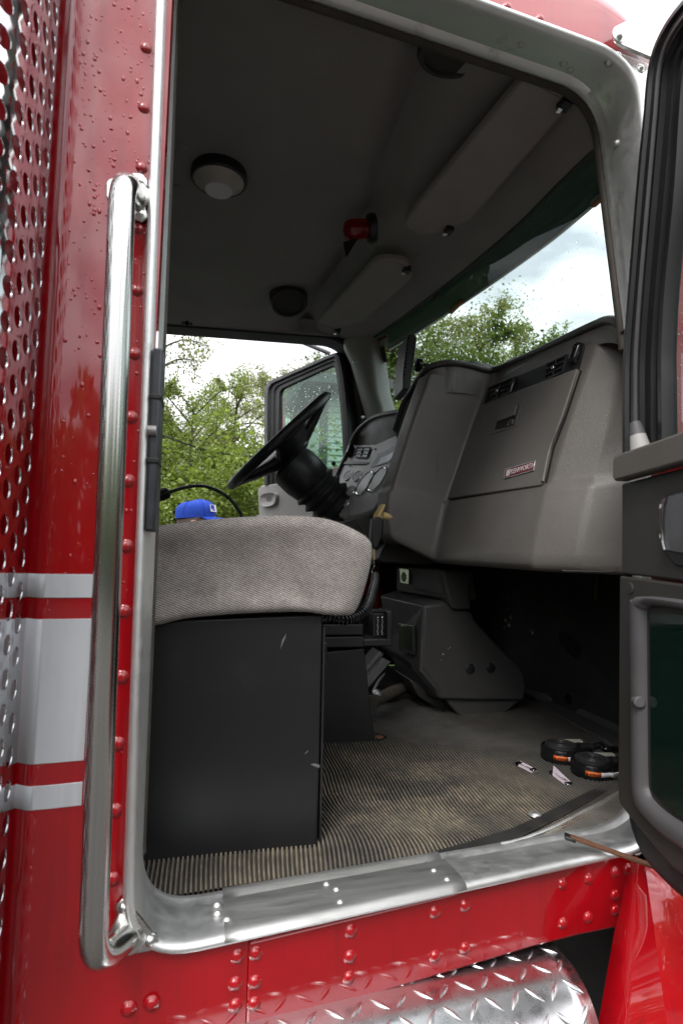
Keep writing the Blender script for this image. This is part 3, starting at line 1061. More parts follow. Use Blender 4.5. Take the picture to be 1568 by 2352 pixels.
sl.grid(bot_rows(0.038, 0.362, 0.0022))
sl.build('sill_plate', ALU_WORN, FRAME, smooth=50, solid=0.0012)
screw_me = dome_mesh('screw', ALU, 0.0045, 0.003, 10, 3, 1.2)
bigscrew_me = dome_mesh('screw', ALU_WORN, 0.0065, 0.004, 12, 3, 1.2)
def on_sill(u, v):
    """nearest point of the sill's profile under a picture point"""
    d = ray(u, v)
    best, bp = 1e9, None
    for rr, nn in SILLQ:
        w = (rr - CAM) - d * ((rr - CAM).dot(d) / d.dot(d))
        if w.length < best:
            best, bp = w.length, (rr, nn)
    return bp
SILLQ = []
for i in range(NL):
    for j in range(5, 12):
        for w in (0, 0.34, 0.67):
            p = PROF[j][i].lerp(PROF[j + 1][i], w)
            for w2 in (0, .25, .5, .75):
                q = p.lerp(PROF[j][(i + 1) % NL].lerp(PROF[j + 1][(i + 1) % NL], w), w2)
                a = PROF[j + 1][i] - PROF[j][i]
                b = PROF[j][(i + 1) % NL] - PROF[j][(i - 1) % NL]
                n = a.cross(b).normalized()
                cen = V((0.33, 0.05, 1.8))
                if n.dot(cen - q) < 0: n = -n
                SILLQ.append((q, n))
for u, v in [(490, 2083), (499, 2102), (514, 2117), (753, 2036), (768, 2051), (788, 2073), (983, 1990), (998, 2003), (1023, 2025)]:
    p, n = on_sill(u, v)
    stick('screw', screw_me, p + n * 0.0025, n, FRAME)
for u, v in [(1195, 98), (1395, 148), (1307, 160), (1416, 326), (1452, 601), (1290, 148)]:
    p, n = on_sill(u, v)
    stick('screw', bigscrew_me, p + n * 0.0005, n, FRAME)
# rubber seal round the inner lip
sealp = [V((p.x, dy(p.x, 0.100), p.z)) for p in inset(LI, -0.004)]
se = MB()
i0 = next(i for i in range(NL) if LI[i].z > 1.98 and LI[i].x > 0.3)
tp = sealp[i0:] + sealp[:2]
se.tube(tp, 0.009, 10)
se.build('door_seal', RUBBER_BR, FRAME, smooth=60)
# latch plate on the rear post
lp = MB()
za, zb = onD(352, 818, 0.02).z, onD(345, 1222, 0.02).z
LX = onD(366, 1000, 0.075).x
LX0, LX = onD(341, 1000, -0.0145).x, onD(366, 1000, -0.0145).x
lp.box((LX0, -0.0145, zb), (LX, 0.030, za))
LATCH = lp.build('latch_plate', PEELED, FRAME, bevel=0.003, label='dark scuffed latch plate on the rear door post')
for zz in (za - 0.27 * (za - zb), za - 0.62 * (za - zb)):
    lp = MB()
    lp.box((LX0 - 0.001, -0.0160, zz - 0.0035), (LX + 0.0012, 0.031, zz + 0.0035))
    lp.build('latch_rib', BLACKP, FRAME, bevel=0.0015)
lp = MB()
pz = onD(350, 995, 0.0).z
lp.tube([(LX0 - 0.001, -0.0165, pz), (LX - 0.003, -0.0165, pz)], 0.006, 14)
lp.build('striker_pin', ALU_WORN, FRAME)

# bare aluminium corner and reflective patch at the front of the sill
cn = MB()
q = [onZ(1165, 1936, 1.133), onZ(1212, 1921, 1.133), onZ(1300, 1880, 1.136), onZ(1380, 1838, 1.136), onZ(1436, 1806, 1.136), onZ(1470, 1790, 1.136), onZ(1480, 1950, 1.140), onZ(1468, 1962, 1.142), onZ(1330, 1972, 1.139), onZ(1200, 1965, 1.134)]
cn.plate([p + V((0, 0, 0.0008)) for p in q], (0, 0, -0.003))
cn.build('corner_plate', ALU_TAN, FRAME, bevel=0.001)
cl_ = MB()
cl_.tube(smooth_path([onZ(u, v, 1.139) for u, v in [(1150, 1938), (1190, 1929), (1260, 1903), (1330, 1868), (1390, 1838), (1436, 1811), (1465, 1790)]], 4), 0.0024, 8)
cl_.build('corner_bead', ALU, FRAME)
# ---- red roof edge above the opening
def lip_top(x):
    if x < 0.5: return 2.4455
    best = 2.0
    for p, q in zip(LO, LO[1:]):
        if p.z > 1.9 and p.x > 0.3 and min(p.x, q.x) <= x <= max(p.x, q.x) and abs(p.x - q.x) > 1e-6:
            best = max(best, p.z + (q.z - p.z) * (x - p.x) / (q.x - p.x))
    return best - 0.004
rf = MB()
rows = []
XR = [-0.62, -0.3, 0.0, 0.25, 0.45, 0.56, 0.60, 0.63, 0.66, 0.68, 0.695, 0.71, 0.73, 0.76]
ZR = [2.60, 2.60, 2.60, 2.60, 2.60, 2.598, 2.595, 2.59, 2.58, 2.57, 2.56, 2.55, 2.53, 2.49]
for x, zt in zip(XR, ZR):
    y0 = dy(max(x, -0.08), 0.0)
    zb_ = lip_top(x)
    r = 0.075
    row = [V((x, y0, zb_)), V((x, y0, max(zt - r, zb_ + 0.005)))]
    for k in range(1, 9):
        a = math.pi / 2 * k / 8
        row.append(V((x, y0 + r - r * math.cos(a), max(zt - r, zb_ + 0.005) + r * math.sin(a))))
    row.append(V((x, 0.875, max(zt - r, zb_ + .005) + r + 0.03)))
    row.append(V((x, 1.75 - y0, max(zt - r, zb_ + .005) + r)))
    rows.append(row)
rf.grid(rows)
ROOF = rf.build('roof', RED, TRUCK, smooth=50)
for u, v in [(1165, 20), (1240, 48)]:
    rivet(u, v - 4, 'D', ROOF)
mbk = MB()
def offD(u, v, o): return onD(u, v, o)
mbk.plate(fillet([offD(1408, 62, -.02), offD(1412, 92, -.02), offD(1430, 104, -.02), offD(1520, 142, -.02), offD(1500, 80, -.02), offD(1474, 30, -.02)], 0.012, 4, True), (0, 0.006, 0))
MBK = mbk.build('mirror_bracket', BRACKET, TRUCK, bevel=0.001, label='polished mirror bracket plate on the roof corner')
stick('bolt', bolt_me, offD(1420, 84, -.021), (TP, -1, 0), MBK, 1.2)
mbk = MB()
mbk.plate(fillet([offD(1408, 118, -.005), offD(1425, 122, -.005), offD(1520, 158, -.005), offD(1520, 265, -.005), offD(1481, 268, -.005), offD(1478, 250, -.005), offD(1460, 190, -.005), offD(1440, 160, -.005)], 0.008, 4, True), (0, 0.005, 0))
MBK = mbk.build('hinge_bracket', BRACKET, TRUCK, bevel=0.001)
for u, v in [(1419, 128), (1471, 156), (1481, 247)]:
    stick('bolt', bolt_me, offD(u, v, -.006), (TP, -1, 0), MBK, 0.85)

# ---- cowl side ahead of the door (red), seen below and through the open door
cw = MB()
cw.plate([DP(0.752, 1.14), DP(0.747, 1.3), DP(0.7365, 1.98), DP(0.697, 2.38), DP(0.93, 2.44), DP(1.02, 2.1), DP(1.2, 1.98), DP(1.9, 1.90), DP(1.9, 0.8), DP(0.80, 0.8)], (0, 0.03, 0))
COWL = cw.build('cowl_side', RED, TRUCK, bevel=0.006)
rb = MB()
rb.tube(smooth_path([DP(0.80, 2.3, -.004), DP(0.82, 1.9, -.004), DP(0.84, 1.6, -.004), DP(0.90, 1.3, -.004)], 8), 0.012, 10)
rb.build('cowl_bead', RED, COWL)
# hood/fender flank turning outwards below the open door
E0 = [onD(1456, 1962, -0.005), onD(1436, 2040, -0.02), onD(1412, 2140, -0.03), onD(1392, 2250, -0.045), onD(1372, 2360, -0.06), onD(1350, 2480, -.07)]
E1 = [onD(1480, 1985, -0.03), onD(1490, 2060, -0.055), onD(1500, 2130, -0.075), onD(1512, 2230, -0.10), onD(1530, 2350, -0.12), onD(1540, 2480, -.13)]
E2 = [onD(1500, 1990, -0.03), onD(1530, 2075, -0.062), onD(1575, 2190, -0.085), onD(1640, 2330, -0.12), onD(1700, 2450, -0.14), onD(1740, 2520, -.15)]
E3 = [onD(1600, 1960, 0.0), onD(1660, 2050, -0.02), onD(1720, 2150, -0.04), onD(1760, 2300, -0.06), onD(1800, 2450, -0.08), onD(1840, 2560, -.1)]
fd = MB()
fd.grid([E0, lerp_l(E0, E1, 0.5), E1, E2, E3])
fd.build('fender_flank', RED, TRUCK, smooth=25, solid=0.004, label='red fender flank below the open door')

# ---- tread plate step cover below the sill
xa_, xb_ = onD(560, 2352, -0.1).x, onD(1310, 2180, 0.0).x
st = MB()
axis_y, rr = 0.018, 0.075
axis_z = 1.0235 - rr
prof_ = [(axis_y + 0.10, axis_z + rr), (axis_y + 0.06, axis_z + rr)] + [(axis_y - rr * math.sin(a), axis_z + rr * math.cos(a)) for a in [math.pi * 0.5 * k / 14 for k in range(15)]] + [(axis_y - rr - .004, axis_z - 0.1), (axis_y - rr - .01, axis_z - 0.3)]
x_l, x_r = -0.02, 0.522
rows = [[V((x, y + TP * (x - 0.3) * 0.7, z)) for y, z in prof_] for x in [x_l + (x_r - x_l) * k / 20 for k in range(21)]]
st.grid(rows)
STEP = st.build('tread_plate_cover', TREAD, TRUCK, smooth=60, solid=0.004, label='curved bright tread plate cover under the door sill')
lens = MB()
for k in range(9):
    t = 2 * k / 8 - 1
    lens.v.append(V((0.0125 * t, 0, 0)))
nseg = 8
lm_rows = []
for k in range(nseg + 1):
    t = -1 + 2 * k / nseg
    w = 0.0038 * (1 - t * t)
    lm_rows.append([V((0.0145 * t, w * math.cos(a), 0.0024 * (1 - t * t) * math.sin(a))) for a in [math.pi * q / 5 for q in range(6)]])
lens = MB()
lens.grid(lm_rows)
tb = MB()
arc = 0.07 + math.pi / 2 * rr + 0.2
pitch = 0.030
for i in range(int((x_r - x_l) / pitch)):
    for j in range(int(arc / pitch)):
        s = pitch * (j + 0.5)
        x = x_l + pitch * (i + 0.5)
        if s < 0.07:
            y, z, ny, nz = axis_y + 0.06 - s + 0.01, axis_z + rr, 0, 1
        elif s < 0.07 + math.pi / 2 * rr:
            a = (s - 0.07) / rr
            y, z, ny, nz = axis_y - rr * math.sin(a), axis_z + rr * math.cos(a), -math.sin(a), math.cos(a)
        else:
            y, z, ny, nz = axis_y - rr, axis_z - (s - 0.07 - math.pi / 2 * rr), -1, 0
        y += TP * (x - 0.3) * 0.7
        n = V((0, ny, nz))
        ex = V((1, TP * .7, 0))
        ey = n.cross(ex)
        a = R(45 if (i + j) % 2 else -45)
        d0 = ex * math.cos(a) + ey * math.sin(a)
        d1 = n.cross(d0)
        c = V((x, y, z)) + n * 0.0018
        tb.add([c + d0 * p.x + d1 * p.y + n * p.z for p in lens.v], lens.f)
o = tb.build('tread_bars', TREAD, STEP, smooth=60, recalc=False)
o['kind'] = 'stuff'
# black frame rail and shadow box behind the step
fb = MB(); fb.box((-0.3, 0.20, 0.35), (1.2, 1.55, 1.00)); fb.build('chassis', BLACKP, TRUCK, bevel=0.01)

# ================================================================== cab interior
# ---- shell: floor pan, rear wall, far side, headliner
b = MB(); b.box((-0.42, 0.20, 0.98), (1.12, 1.60, ZF - 0.012)); b.build('floor_pan', BLACKP, TRUCK, smooth=0)
b = MB(); b.box((-0.42, 0.04, ZF - 0.02), (-0.40, 1.72, 2.62)); b.build('rear_wall', HEADL, TRUCK, smooth=0)
b = MB(); b.box((-0.42, 0.034, ZF - 0.02), (-0.095, 0.06, 2.60)); b.build('rear_side_lining', HEADL, TRUCK, smooth=0)
b = MB(); b.box((0.28, 1.57, ZF), (0.499, 1.60, 1.60)); b.build('far_gap_block', DASH_DARK, TRUCK, smooth=0)  # dark panels added to shut out the bright gap past the console
b = MB(); b.box((0.50, 1.56, ZF), (1.09, 1.60, 1.80)); b.build('far_gap_block', DASH_DARK, TRUCK, smooth=0)
b = MB(); b.box((0.74, 0.32, 1.60), (1.09, 1.60, 1.615)); b.build('dash_light_block', BLACKP, TRUCK, smooth=0)  # unseen plate added to keep windshield light out of the footwell
b = MB(); b.box((-0.20, 1.02, ZF), (0.22, 1.50, 1.46)); b.build('driver_seat_base', BOXM, TRUCK, bevel=.005)
# far side: wall with the driver's doorway
fo = [onFD(785, 790, .1), onFD(805, 830, .1), onFD(815, 900, .1)]
b = MB()
def FDP(x, z, o): return V((x, 1.75 - o - TP * (x + 0.08), z))
# far doorway surround: loft mirrored from the near one
def far(lp, o): return [FDP(p.x, p.z, o) for p in lp]
FZ = 2.497
FOP = loop([(-0.5, 1.135), (0.80, 1.141), (0.650, 2.06), (0.545, FZ), (-0.5, FZ)], [0.07, 0.2, 0.5, 0.13, 0.1])
ff = MB()
ff.grid([far(FOP, -0.0), far(FOP, 0.07), far(inset(FOP, -0.004), 0.10), far(inset(FOP, -0.022), 0.108), far(inset(FOP, -0.030), 0.100)], True)
FF = ff.build('far_door_frame', DASH_DARK, TRUCK, smooth=50)
b = MB()
b.tube([FDP(p.x, p.z, 0.108) for p in inset(FOP, -0.004)][30:], 0.011, 10)
b.build('door_seal', RUBBER, FF, smooth=60)
# driver's A pillar, grey-green trim
pl = MB()
A0, A1 = [], []
for (u0, v0), (u1, v1) in zip([(787, 783), (789, 800), (806, 838), (826, 910), (838, 955), (846, 985), (856, 1030)], [(853, 772), (856, 796), (863, 845), (870, 899), (881, 935), (889, 975), (905, 1030)]):
    A0.append(onFD(u0, v0, .115)); A1.append(onFD(u1, v1, .20))
mid = [p.lerp(q, 0.5) + V((-0.012, -0.018, 0)) for p, q in zip(A0, A1)]
q1 = [p.lerp(q, 0.16) + V((-0.008, -0.010, 0)) for p, q in zip(A0, A1)]
q3 = [p.lerp(q, 0.86) + V((-0.008, -0.012, 0)) for p, q in zip(A0, A1)]
back0 = [p + V((0.02, 0.05, 0)) for p in A0]
back1 = [p + V((0.06, 0.03, 0)) for p in A1]
pl.grid([back0, A0, q1, mid, q3, A1, back1])
PIL = pl.build('windshield_pillar', mat_plain('pillar_vinyl', (0.42, 0.445, 0.415), 0.45, 0.45, 0.08, 9, 0.1, 300, 0, 0.3, 210), TRUCK, smooth=50)
for u, v in [(818, 834), (838, 960)]:
    p = onFD(u, v, .168) + V((-.012, -.012, 0))
    stick('screw', screw_me, p, (-0.55, -0.8, 0), PIL, 1.4)

# headliner: flat field, cross step ahead of the dome light, raised brow that holds the visors
HZ = 2.52
hl = MB()
def hz(x, y):
    z = HZ
    e = min(abs(y - 0.16), abs(1.62 - y))
    z += 0.035 * min(max((y - 0.12) / 0.25, 0), 1) * min(max((1.66 - y) / 0.25, 0), 1)
    # shallow raised field over the seats, ending at the dome light
    w = 1 / (1 + math.exp(-(y - 0.74 - 0.10 * x) / 0.018))
    z -= 0.022 * w * (1 / (1 + math.exp((x - 0.36) / 0.05)))
    # channel in front of the brow
    c = 0.385 + 0.03 * math.cos((y - 0.87) * 3.5)
    z += 0.050 * math.exp(-((x - c) / 0.034) ** 2)
    # brow over the windshield drops towards the glass
    if x > c + 0.02:
        z -= 0.030 * (1 - math.exp(-(x - c - 0.02) / 0.05))
    return z
HDR = [(0.12, 0.722, 2.385), (0.245, 0.735, 2.425), (0.40, 0.752, 2.452), (0.60, 0.762, 2.468), (0.85, 0.752, 2.484), (1.10, 0.718, 2.488), (1.30, 0.682, 2.488), (1.45, 0.650, 2.486), (1.56, 0.615, 2.478)]
HDS = smooth_path([V(p) for p in HDR], 12)
def hdr(y):
    for p, q in zip(HDS, HDS[1:]):
        if y <= q.x or q is HDS[-1]:
            w = (y - p.x) / (q.x - p.x)
            return p.y + (q.y - p.y) * w, p.z + (q.z - p.z) * w
rows = []
YS = [0.115, 0.13, 0.15, 0.18, 0.22, 0.27, 0.33, 0.4, 0.5, 0.6, 0.66, 0.69, 0.72, 0.74, 0.76, 0.78, 0.8, 0.83, 0.87, 0.95, 1.05, 1.15, 1.25, 1.35, 1.42, 1.48, 1.52, 1.56, 1.60, 1.63]
for y in YS:
    hx, hzv = hdr(min(max(y, 0.12), 1.56))
    row = []
    for k in range(46):
        x = -0.42 + (hx + 0.42) * k / 45
        z = hz(x, y)
        w = max(0, (x - (hx - 0.13)) / 0.13)
        z = z + (hzv - z) * (w * w * (3 - 2 * w))
        if y < 0.16 and x < 0.70: z = min(z, 2.475 + (y - 0.115) * 1.0)
        if y > 1.58: z = min(z, 2.505 - (y - 1.58) * 0.1)
        row.append(V((x, y, z)))
    rows.append(row)
hl.grid(rows)
HL = hl.build('headliner', HEADL, TRUCK, smooth=70, label='dark grey cloth headliner')
# header lip above the glass
b = MB(); b.tube([V((x, y, z)) + V((0.002, 0, 0.002)) for y, x, z in HDS], 0.007, 8); b.build('header_seal', BLACKP, HL)
# rear header rails
b = MB(); b.box((-0.42, 0.10, 2.47), (0.60, 0.118, 2.50)); b.build('side_rail', HEADL, HL)
b = MB()
rows = []
for x in [-0.42 + 1.0 * k / 20 for k in range(21)]:
    yy = 1.75 - TP * (x + 0.08)
    rows.append([V((x, yy - 0.09, 2.50)), V((x, yy - 0.118, 2.497)), V((x, yy - 0.128, 2.508)), V((x, yy - 0.132, 2.53)), V((x, yy - 0.16, 2.548))])
b.grid(rows); b.build('far_header', HEADL, HL, smooth=60)
def ceil_pt(u, v, dz=0.0):
    p = onZ(u, v, HZ)
    for _ in range(6):
        p = onZ(u, v, hz(p.x, p.y) + dz)
    return p
def speaker(u, v, r, ax=(0, 0, -1), dz=-0.002):
    c = ceil_pt(u, v, dz)
    s = MB(); s.lathe(c, ax, [(r * 1.05, -0.06), (r, 0), (r, 0.006), (r * 0.94, 0.011), (r * 0.80, 0.011), (r * 0.78, 0.007), (0, 0.007)], 32)
    s.build('speaker_grille', DASH_DARK, HL)
speaker(663, 693, 0.068, (0.05, -0.42, -0.9), -0.032)
speaker(1040, 118, 0.066, (0, 0.2, -0.98), -0.014)
for u, v in [(420, 335), (408, 432), (957, 590)]:
    c = ceil_pt(u, v)
    s = MB(); s.lathe(c, (0, 0, -1), [(0.013, -0.004), (0.013, 0.0015), (0.010, 0.003), (0, 0.003)], 16); s.build('plug', HEADL, HL)
# grab hook at the far header
b = MB(); p = onFD(430, 738, 0.13); b.box((p.x - .022, p.y - .012, p.z - .012), (p.x + .022, p.y + .01, p.z + .012)); b.build('coat_hook', BLACKP, HL, bevel=.003)
b = MB(); b.box((p.x - .006, p.y - .022, p.z - .024), (p.x + .006, p.y - .012, p.z - .004)); b.build('coat_hook', BLACKP, HL, bevel=.003)

# dome light
DL = part('dome_light', TRUCK, 'round dome light with milky lens on the headliner')
c = ceil_pt(504, 398, 0.0)
s = MB(); s.lathe(c, (0, 0, -1), [(0.068, -0.01), (0.070, 0.002), (0.070, 0.020), (0.067, 0.023), (0.063, 0.023), (0.063, 0.01)], 40); s.build('housing', BLACKP, DL)
s = MB(); s.lathe(c, (0, 0, -1), [(0.0635, 0.018), (0.0625, 0.0225), (0.0345, 0.0455)], 40); s.build('lens', LENSW, DL, smooth=30)
s = MB(); s.lathe(c, (0, 0, -1), [(0.0350, 0.0450), (0.0340, 0.0475), (0.018, 0.0480), (0, 0.0480)], 32); s.build('centre_lens', LENSC, DL)

# red warning lamp
WL = part('warning_lamp', TRUCK, 'red warning lamp on the headliner brow')
wp = onZ(852, 525, 2.49)
ax = (onZ(790, 530, 2.478) - wp).normalized()
s = MB(); s.lathe(wp, ax, [(0.038, -0.012), (0.040, 0.002), (0.036, 0.010), (0.0, 0.010)], 24); s.build('base', BLACKP, WL)
s = MB(); s.lathe(wp, ax, [(0.024, 0.008), (0.0265, 0.012), (0.0265, 0.020), (0.028, 0.024), (0.029, 0.050), (0.027, 0.064), (0.021, 0.073), (0.009, 0.078), (0, 0.079)], 28); s.build('lens', REDLENS, WL, smooth=30)
s = MB(); tg = [onZ(809, 552, 2.462), onZ(834, 553, 2.462), onZ(812, 584, 2.43)]
s.plate([wp + ax * 0.055 + V((0.0, 0, -0.030)) + V((0.02 * a, 0.02 * b_, c_)) for a, b_, c_ in ((-1, .6, 0), (.7, -.9, 0), (-.6, .4, -.046))], (0.001, 0.001, 0)); s.build('warning_tag', INK, WL, smooth=0)
text_mesh('LOW', 'lettering', WHITEP, wp + ax * 0.055 + V((-0.004, -0.0005, -0.040)), (0.74, -0.66, 0), (0, 0, 1), 0.010, 0.0003, WL)

# sun visors: padded boards with one rounded end, hung from clips
def visor(pix, z0, label, clipuv):
    SV = part('sun_visor', TRUCK, label)
    pts = [onZ(u, v, z0) for u, v in pix]
    # let the leading edge hang lower than the hinge edge
    pts = [p - V((0, 0, 0.0)) for p in pts]
    rad = [0.05 if i in (0, 1) else 0.008 for i in range(len(pts))]
    out = fillet(pts, rad, 8, True)
    s = MB(); s.plate(out, (0, 0, 0.022)); s.build('board', VISOR, SV, bevel=0.007, bseg=3)
    hem = MB()
    cen = sum(out, V((0, 0, 0))) / len(out)
    hp = [cen + (p - cen) * 0.965 - V((0, 0, 0.0002)) for p in out]
    hem.tube(hp + [hp[0]], 0.0016, 6); hem.build('hem', VISOR, SV)
    for u, v in clipuv:
        p = onZ(u, v, z0 - 0.004)
        s = MB(); s.obox(p, (0.011, 0.0, 0), (0, 0.014, 0), (0, 0, 0.009)); s.build('clip', BLACKP, SV, bevel=0.003)
        s = MB(); s.obox(p + V((-0.008, 0.006, -0.010)), (0.005, 0, 0), (0, 0.006, 0), (0, 0, 0.002)); s.build('clip_tab', CHROME, SV, bevel=0.001)
visor([(924, 515), (965, 548), (1078, 508), (1318, 230), (1210, 170)], 2.463, 'long passenger sun visor near the door', [(1030, 528), (1296, 238)])
visor([(865, 595), (935, 600), (945, 640), (838, 738), (770, 757), (728, 745)], 2.471, 'shorter driver sun visor', [(933, 620), (775, 760)])

# ---- windshield, curved, with shade band, drops and stickers
WS = part('windshield', TRUCK)
def ws(y, s):                                                 # s: 0 at the header, 1 at the cowl
    x, z = hdr(min(max(y, 0.12), 1.56))
    return V((x + 0.012 + 0.30 * s, y, z + 0.012 - 0.74 * s))
YW = [0.12 + 1.44 * k / 24 for k in range(25)]
g = MB(); g.grid([[ws(y, s / 8) for y in YW] for s in range(9)]); g.build('glass', GLASS_W, WS, smooth=60)
g = MB(); g.grid([[ws(y, 0.004 + 0.105 * (s / 4) * (0.75 + 0.25 * math.cos((y - 0.3) * 1.7))) + V((0.004, 0, 0)) for y in YW] for s in range(5)]); g.build('shade_band', BAND, WS, smooth=60)
# exterior sun visor ahead of the glass: painted underside with orange marker lenses
XV = part('exterior_visor', TRUCK)
g = MB()
rows = [[ws(y, 0.0) + V((0.006 + 0.090 * k / 4, 0, 0.030 - 0.060 * (k / 4) ** 1.3)) for y in YW] for k in range(5)]
g.grid(rows); g.build('sheet', mat_plain('painted_visor', (0.20, 0.24, 0.225), 0.45, 0.5, 0.1, 8), XV, smooth=60, solid=0.002)
g = MB(); g.tube([ws(y, 0) + V((0.097, 0, -0.031)) for y in YW], 0.0045, 8); g.build('rolled_edge', ALU, XV)
for yy in (0.36, 1.10):
    g = MB(); p = ws(yy, 0) + V((0.088, 0, -0.034)); g.obox(p, (0.008, 0, 0), (0, 0.045, 0), (0, 0, 0.008)); g.build('marker_lens', mat_plain('amber_lens', (0.55, 0.16, 0.05), 0.3), XV, bevel=0.004)
b = MB(); b.tube([ws(1.555, s / 10) + V((-0.006, -0.004, 0)) for s in range(9)], 0.010, 8); b.build('glass_seal', BLACKP, WS)
def ws_hit(u, v, lift=0.0):
    d = ray(u, v)
    best, bp = 9, None
    for i in range(80):
        for j in range(30):
            p = ws(0.12 + 1.44 * i / 79, j / 29)
            w = (p - CAM) - d * ((p - CAM).dot(d) / d.dot(d))
            if w.length < best: best, bp = w.length, p
    # refine on the tangent plane
    i = bp.y
    t1, t2 = ws(i + .01, 0.3) - ws(i - .01, 0.3), V((0.30, 0, -0.74))
    n = t1.cross(t2).normalized()
    if n.x > 0: n = -n
    return on(u, v, n, n.dot(bp)) + n * lift, n
def decal(pix, mat, name, parent, lift=0.002, label=None):
    ps = []
    for u, v in pix:
        p, n = ws_hit(u, v, lift)
        ps.append(p)
    s = MB(); s.plate(ps, n * 0.0008)
    return s.build(name, mat, parent, smooth=0, label=label)
decal([(867.5, 777), (889, 767), (893, 789), (872, 796.5)], mat_plain('clear_sticker', (0.40, 0.47, 0.44), 0.4), 'sticker', WS, label='pale sticker with maroon heading')
decal([(868.5, 778), (888.5, 768.5), (890, 774), (870, 783)], BADGE, 'sticker_heading', WS, 0.004)
decal([(872, 799), (884, 794.5), (890.5, 831), (868, 835.5), (865.5, 812), (873.5, 808)], GREYP, 'sticker', WS, label='dark grey sticker on the windshield corner')
for k in range(4):
    decal([(869, 816 + 5 * k), (886, 812 + 5 * k), (886.2, 812.8 + 5 * k), (869.2, 816.8 + 5 * k)], INK, 'sticker_line', WS, 0.004)
# rain on the glass: runs of drops below the header and scattered drops to the right
drop_b = MB()
drop_b.lathe((0, 0, 0), (0, 0, 1), [(1, 0), (0.92, 0.22), (0.6, 0.42), (0, 0.5)], 7)
def drops(b, pts):
    for p, n, r, st_ in pts:
        q = V(n).to_track_quat('Z', 'Y')
        b.add([p + q @ V((a.x * r, a.y * r * st_, a.z * r)) for a in drop_b.v], drop_b.f)
dd = MB()
pts = []
nW = V((-0.92, 0.1, -0.38)).normalized()
for k in range(620):
    if k < 430:
        y, s = random.gauss(0.98, 0.14), random.uniform(0.16, 0.52)
    elif k < 520:
        y, s = random.uniform(1.2, 1.5), random.uniform(0.2, 0.55)
    else:
        y, s = random.uniform(0.22, 0.7), random.uniform(0.16, 0.5)
    if not 0.14 < y < 1.54: continue
    p = ws(y, s) + V((0.003, 0, 0.001))
    pts.append((p, -nW, random.uniform(0.0012, 0.0032) * (0.8 if k > 520 else 1), random.uniform(0.8, 2.0)))
drops(dd, pts)
o = dd.build('raindrops', WATER, WS, smooth=80, recalc=False); o['kind'] = 'stuff'
rbm = MB(); drops(rbm, RB); o = rbm.build('raindrops', RED, SIDE, smooth=80, recalc=False); o['kind'] = 'stuff'

# ---- firewall lining, carpet strip, slot, bead ribs
FX = 1.085
fw = MB()
slot_c = onX(1307, 1481, FX)
yA, yB, zA, zB = 0.20, 1.62, ZF - 0.01, 1.72
du, dv = onX(1340, 1510, FX) - slot_c, None
ang = math.atan2(onX(1335, 1505, FX).z - onX(1280, 1455, FX).z, onX(1335, 1505, FX).y - onX(1280, 1455, FX).y)
ringi, ringo, ringb = [], [], []
hw, hr = 0.030, 0.027
K = 32
for k in range(K):
    th = 2 * math.pi * k / K
    a = th - ang
    ex, ez = math.cos(a) * hr + (hw if math.cos(a) > 0 else -hw), math.sin(a) * hr
    py, pz_ = ex * math.cos(ang) - ez * math.sin(ang), ex * math.sin(ang) + ez * math.cos(ang)
    ringi.append(V((FX, slot_c.y + py, slot_c.z + pz_)))
    ringb.append(V((FX + 0.05, slot_c.y + py, slot_c.z + pz_)))
    m = max(abs(math.cos(th)), abs(math.sin(th))) / 0.09
    ringo.append(V((FX, slot_c.y + math.cos(th) / m, slot_c.z + math.sin(th) / m)))
fw.grid([ringb, ringi, ringo], True)
y0_, y1_, z0_, z1_ = slot_c.y - 0.09, slot_c.y + 0.09, slot_c.z - 0.09, slot_c.z + 0.09
for a in ((yA, zA, y0_, zB), (y1_, zA, yB, zB), (y0_, zA, y1_, z0_), (y0_, z1_, y1_, zB)):
    fw.add([(FX, a[0], a[1]), (FX, a[2], a[1]), (FX, a[2], a[3]), (FX, a[0], a[3])], [(0, 1, 2, 3)])
FW = fw.build('firewall_lining', FIREW, TRUCK, smooth=30, label='black padded lining of the passenger footwell')
b = MB(); b.box((FX + 0.052, 0.17, ZF - .01), (FX + 0.10, 1.58, 2.0)); b.build('firewall', BLACKP, FW, smooth=0)
# side of the footwell under the dash, on the door side
b = MB(); b.plate([DP(0.80, ZF, 0.10), DP(1.12, ZF, 0.10), DP(1.12, 1.75, 0.10), DP(0.80, 1.75, 0.10)], (0, 0.02, 0)); b.build('footwell_side', FIREW, FW, smooth=0)
# stepped fold lines of the lining: raised pads
def fpad(pix, d, name='lining_pad'):
    s = MB(); s.plate([onX(u, v, FX - 0.001) for u, v in pix], (-d, 0, 0)); s.build(name, FIREW, FW, bevel=0.004)
fpad([(1362, 1310), (1368, 1480), (1352, 1512), (1436, 1580), (1445, 1310)], 0.014)
fpad([(1290, 1310), (1292, 1428), (1302, 1440), (1364, 1478), (1362, 1312)], 0.007)
b = MB(); b.tube([onX(1370, 1318, FX - .03), onX(1367, 1378, FX - .03)], 0.007, 10); b.build('cable_sleeve', mat_plain('olive_sleeve', (0.075, 0.062, 0.02), 0.7), FW)
sc2 = mat_plain('scuffed_paint', (0.55, 0.50, 0.44), 0.8, 0.3, 0.3, 90)
for (u, v, r) in [(1164, 1372, 4), (1156, 1373, 3), (1166, 1400, 4), (1160, 1424, 8), (1172, 1418, 7), (1168, 1436, 9), (1158, 1440, 6), (1222, 1453, 6), (1216, 1448, 3)]:
    c = onX(u, v, FX - 0.0008)
    s = MB()
    pp = [c + V((0, math.cos(a) * r * random.uniform(.3, 1.1), math.sin(a) * r * random.uniform(.3, 1.2))) * 0.0013 for a in [2 * math.pi * k / 9 for k in range(9)]]
    s.plate(pp, (-0.0006, 0, 0)); s.build('paint_scuff', sc2, FW, smooth=0)
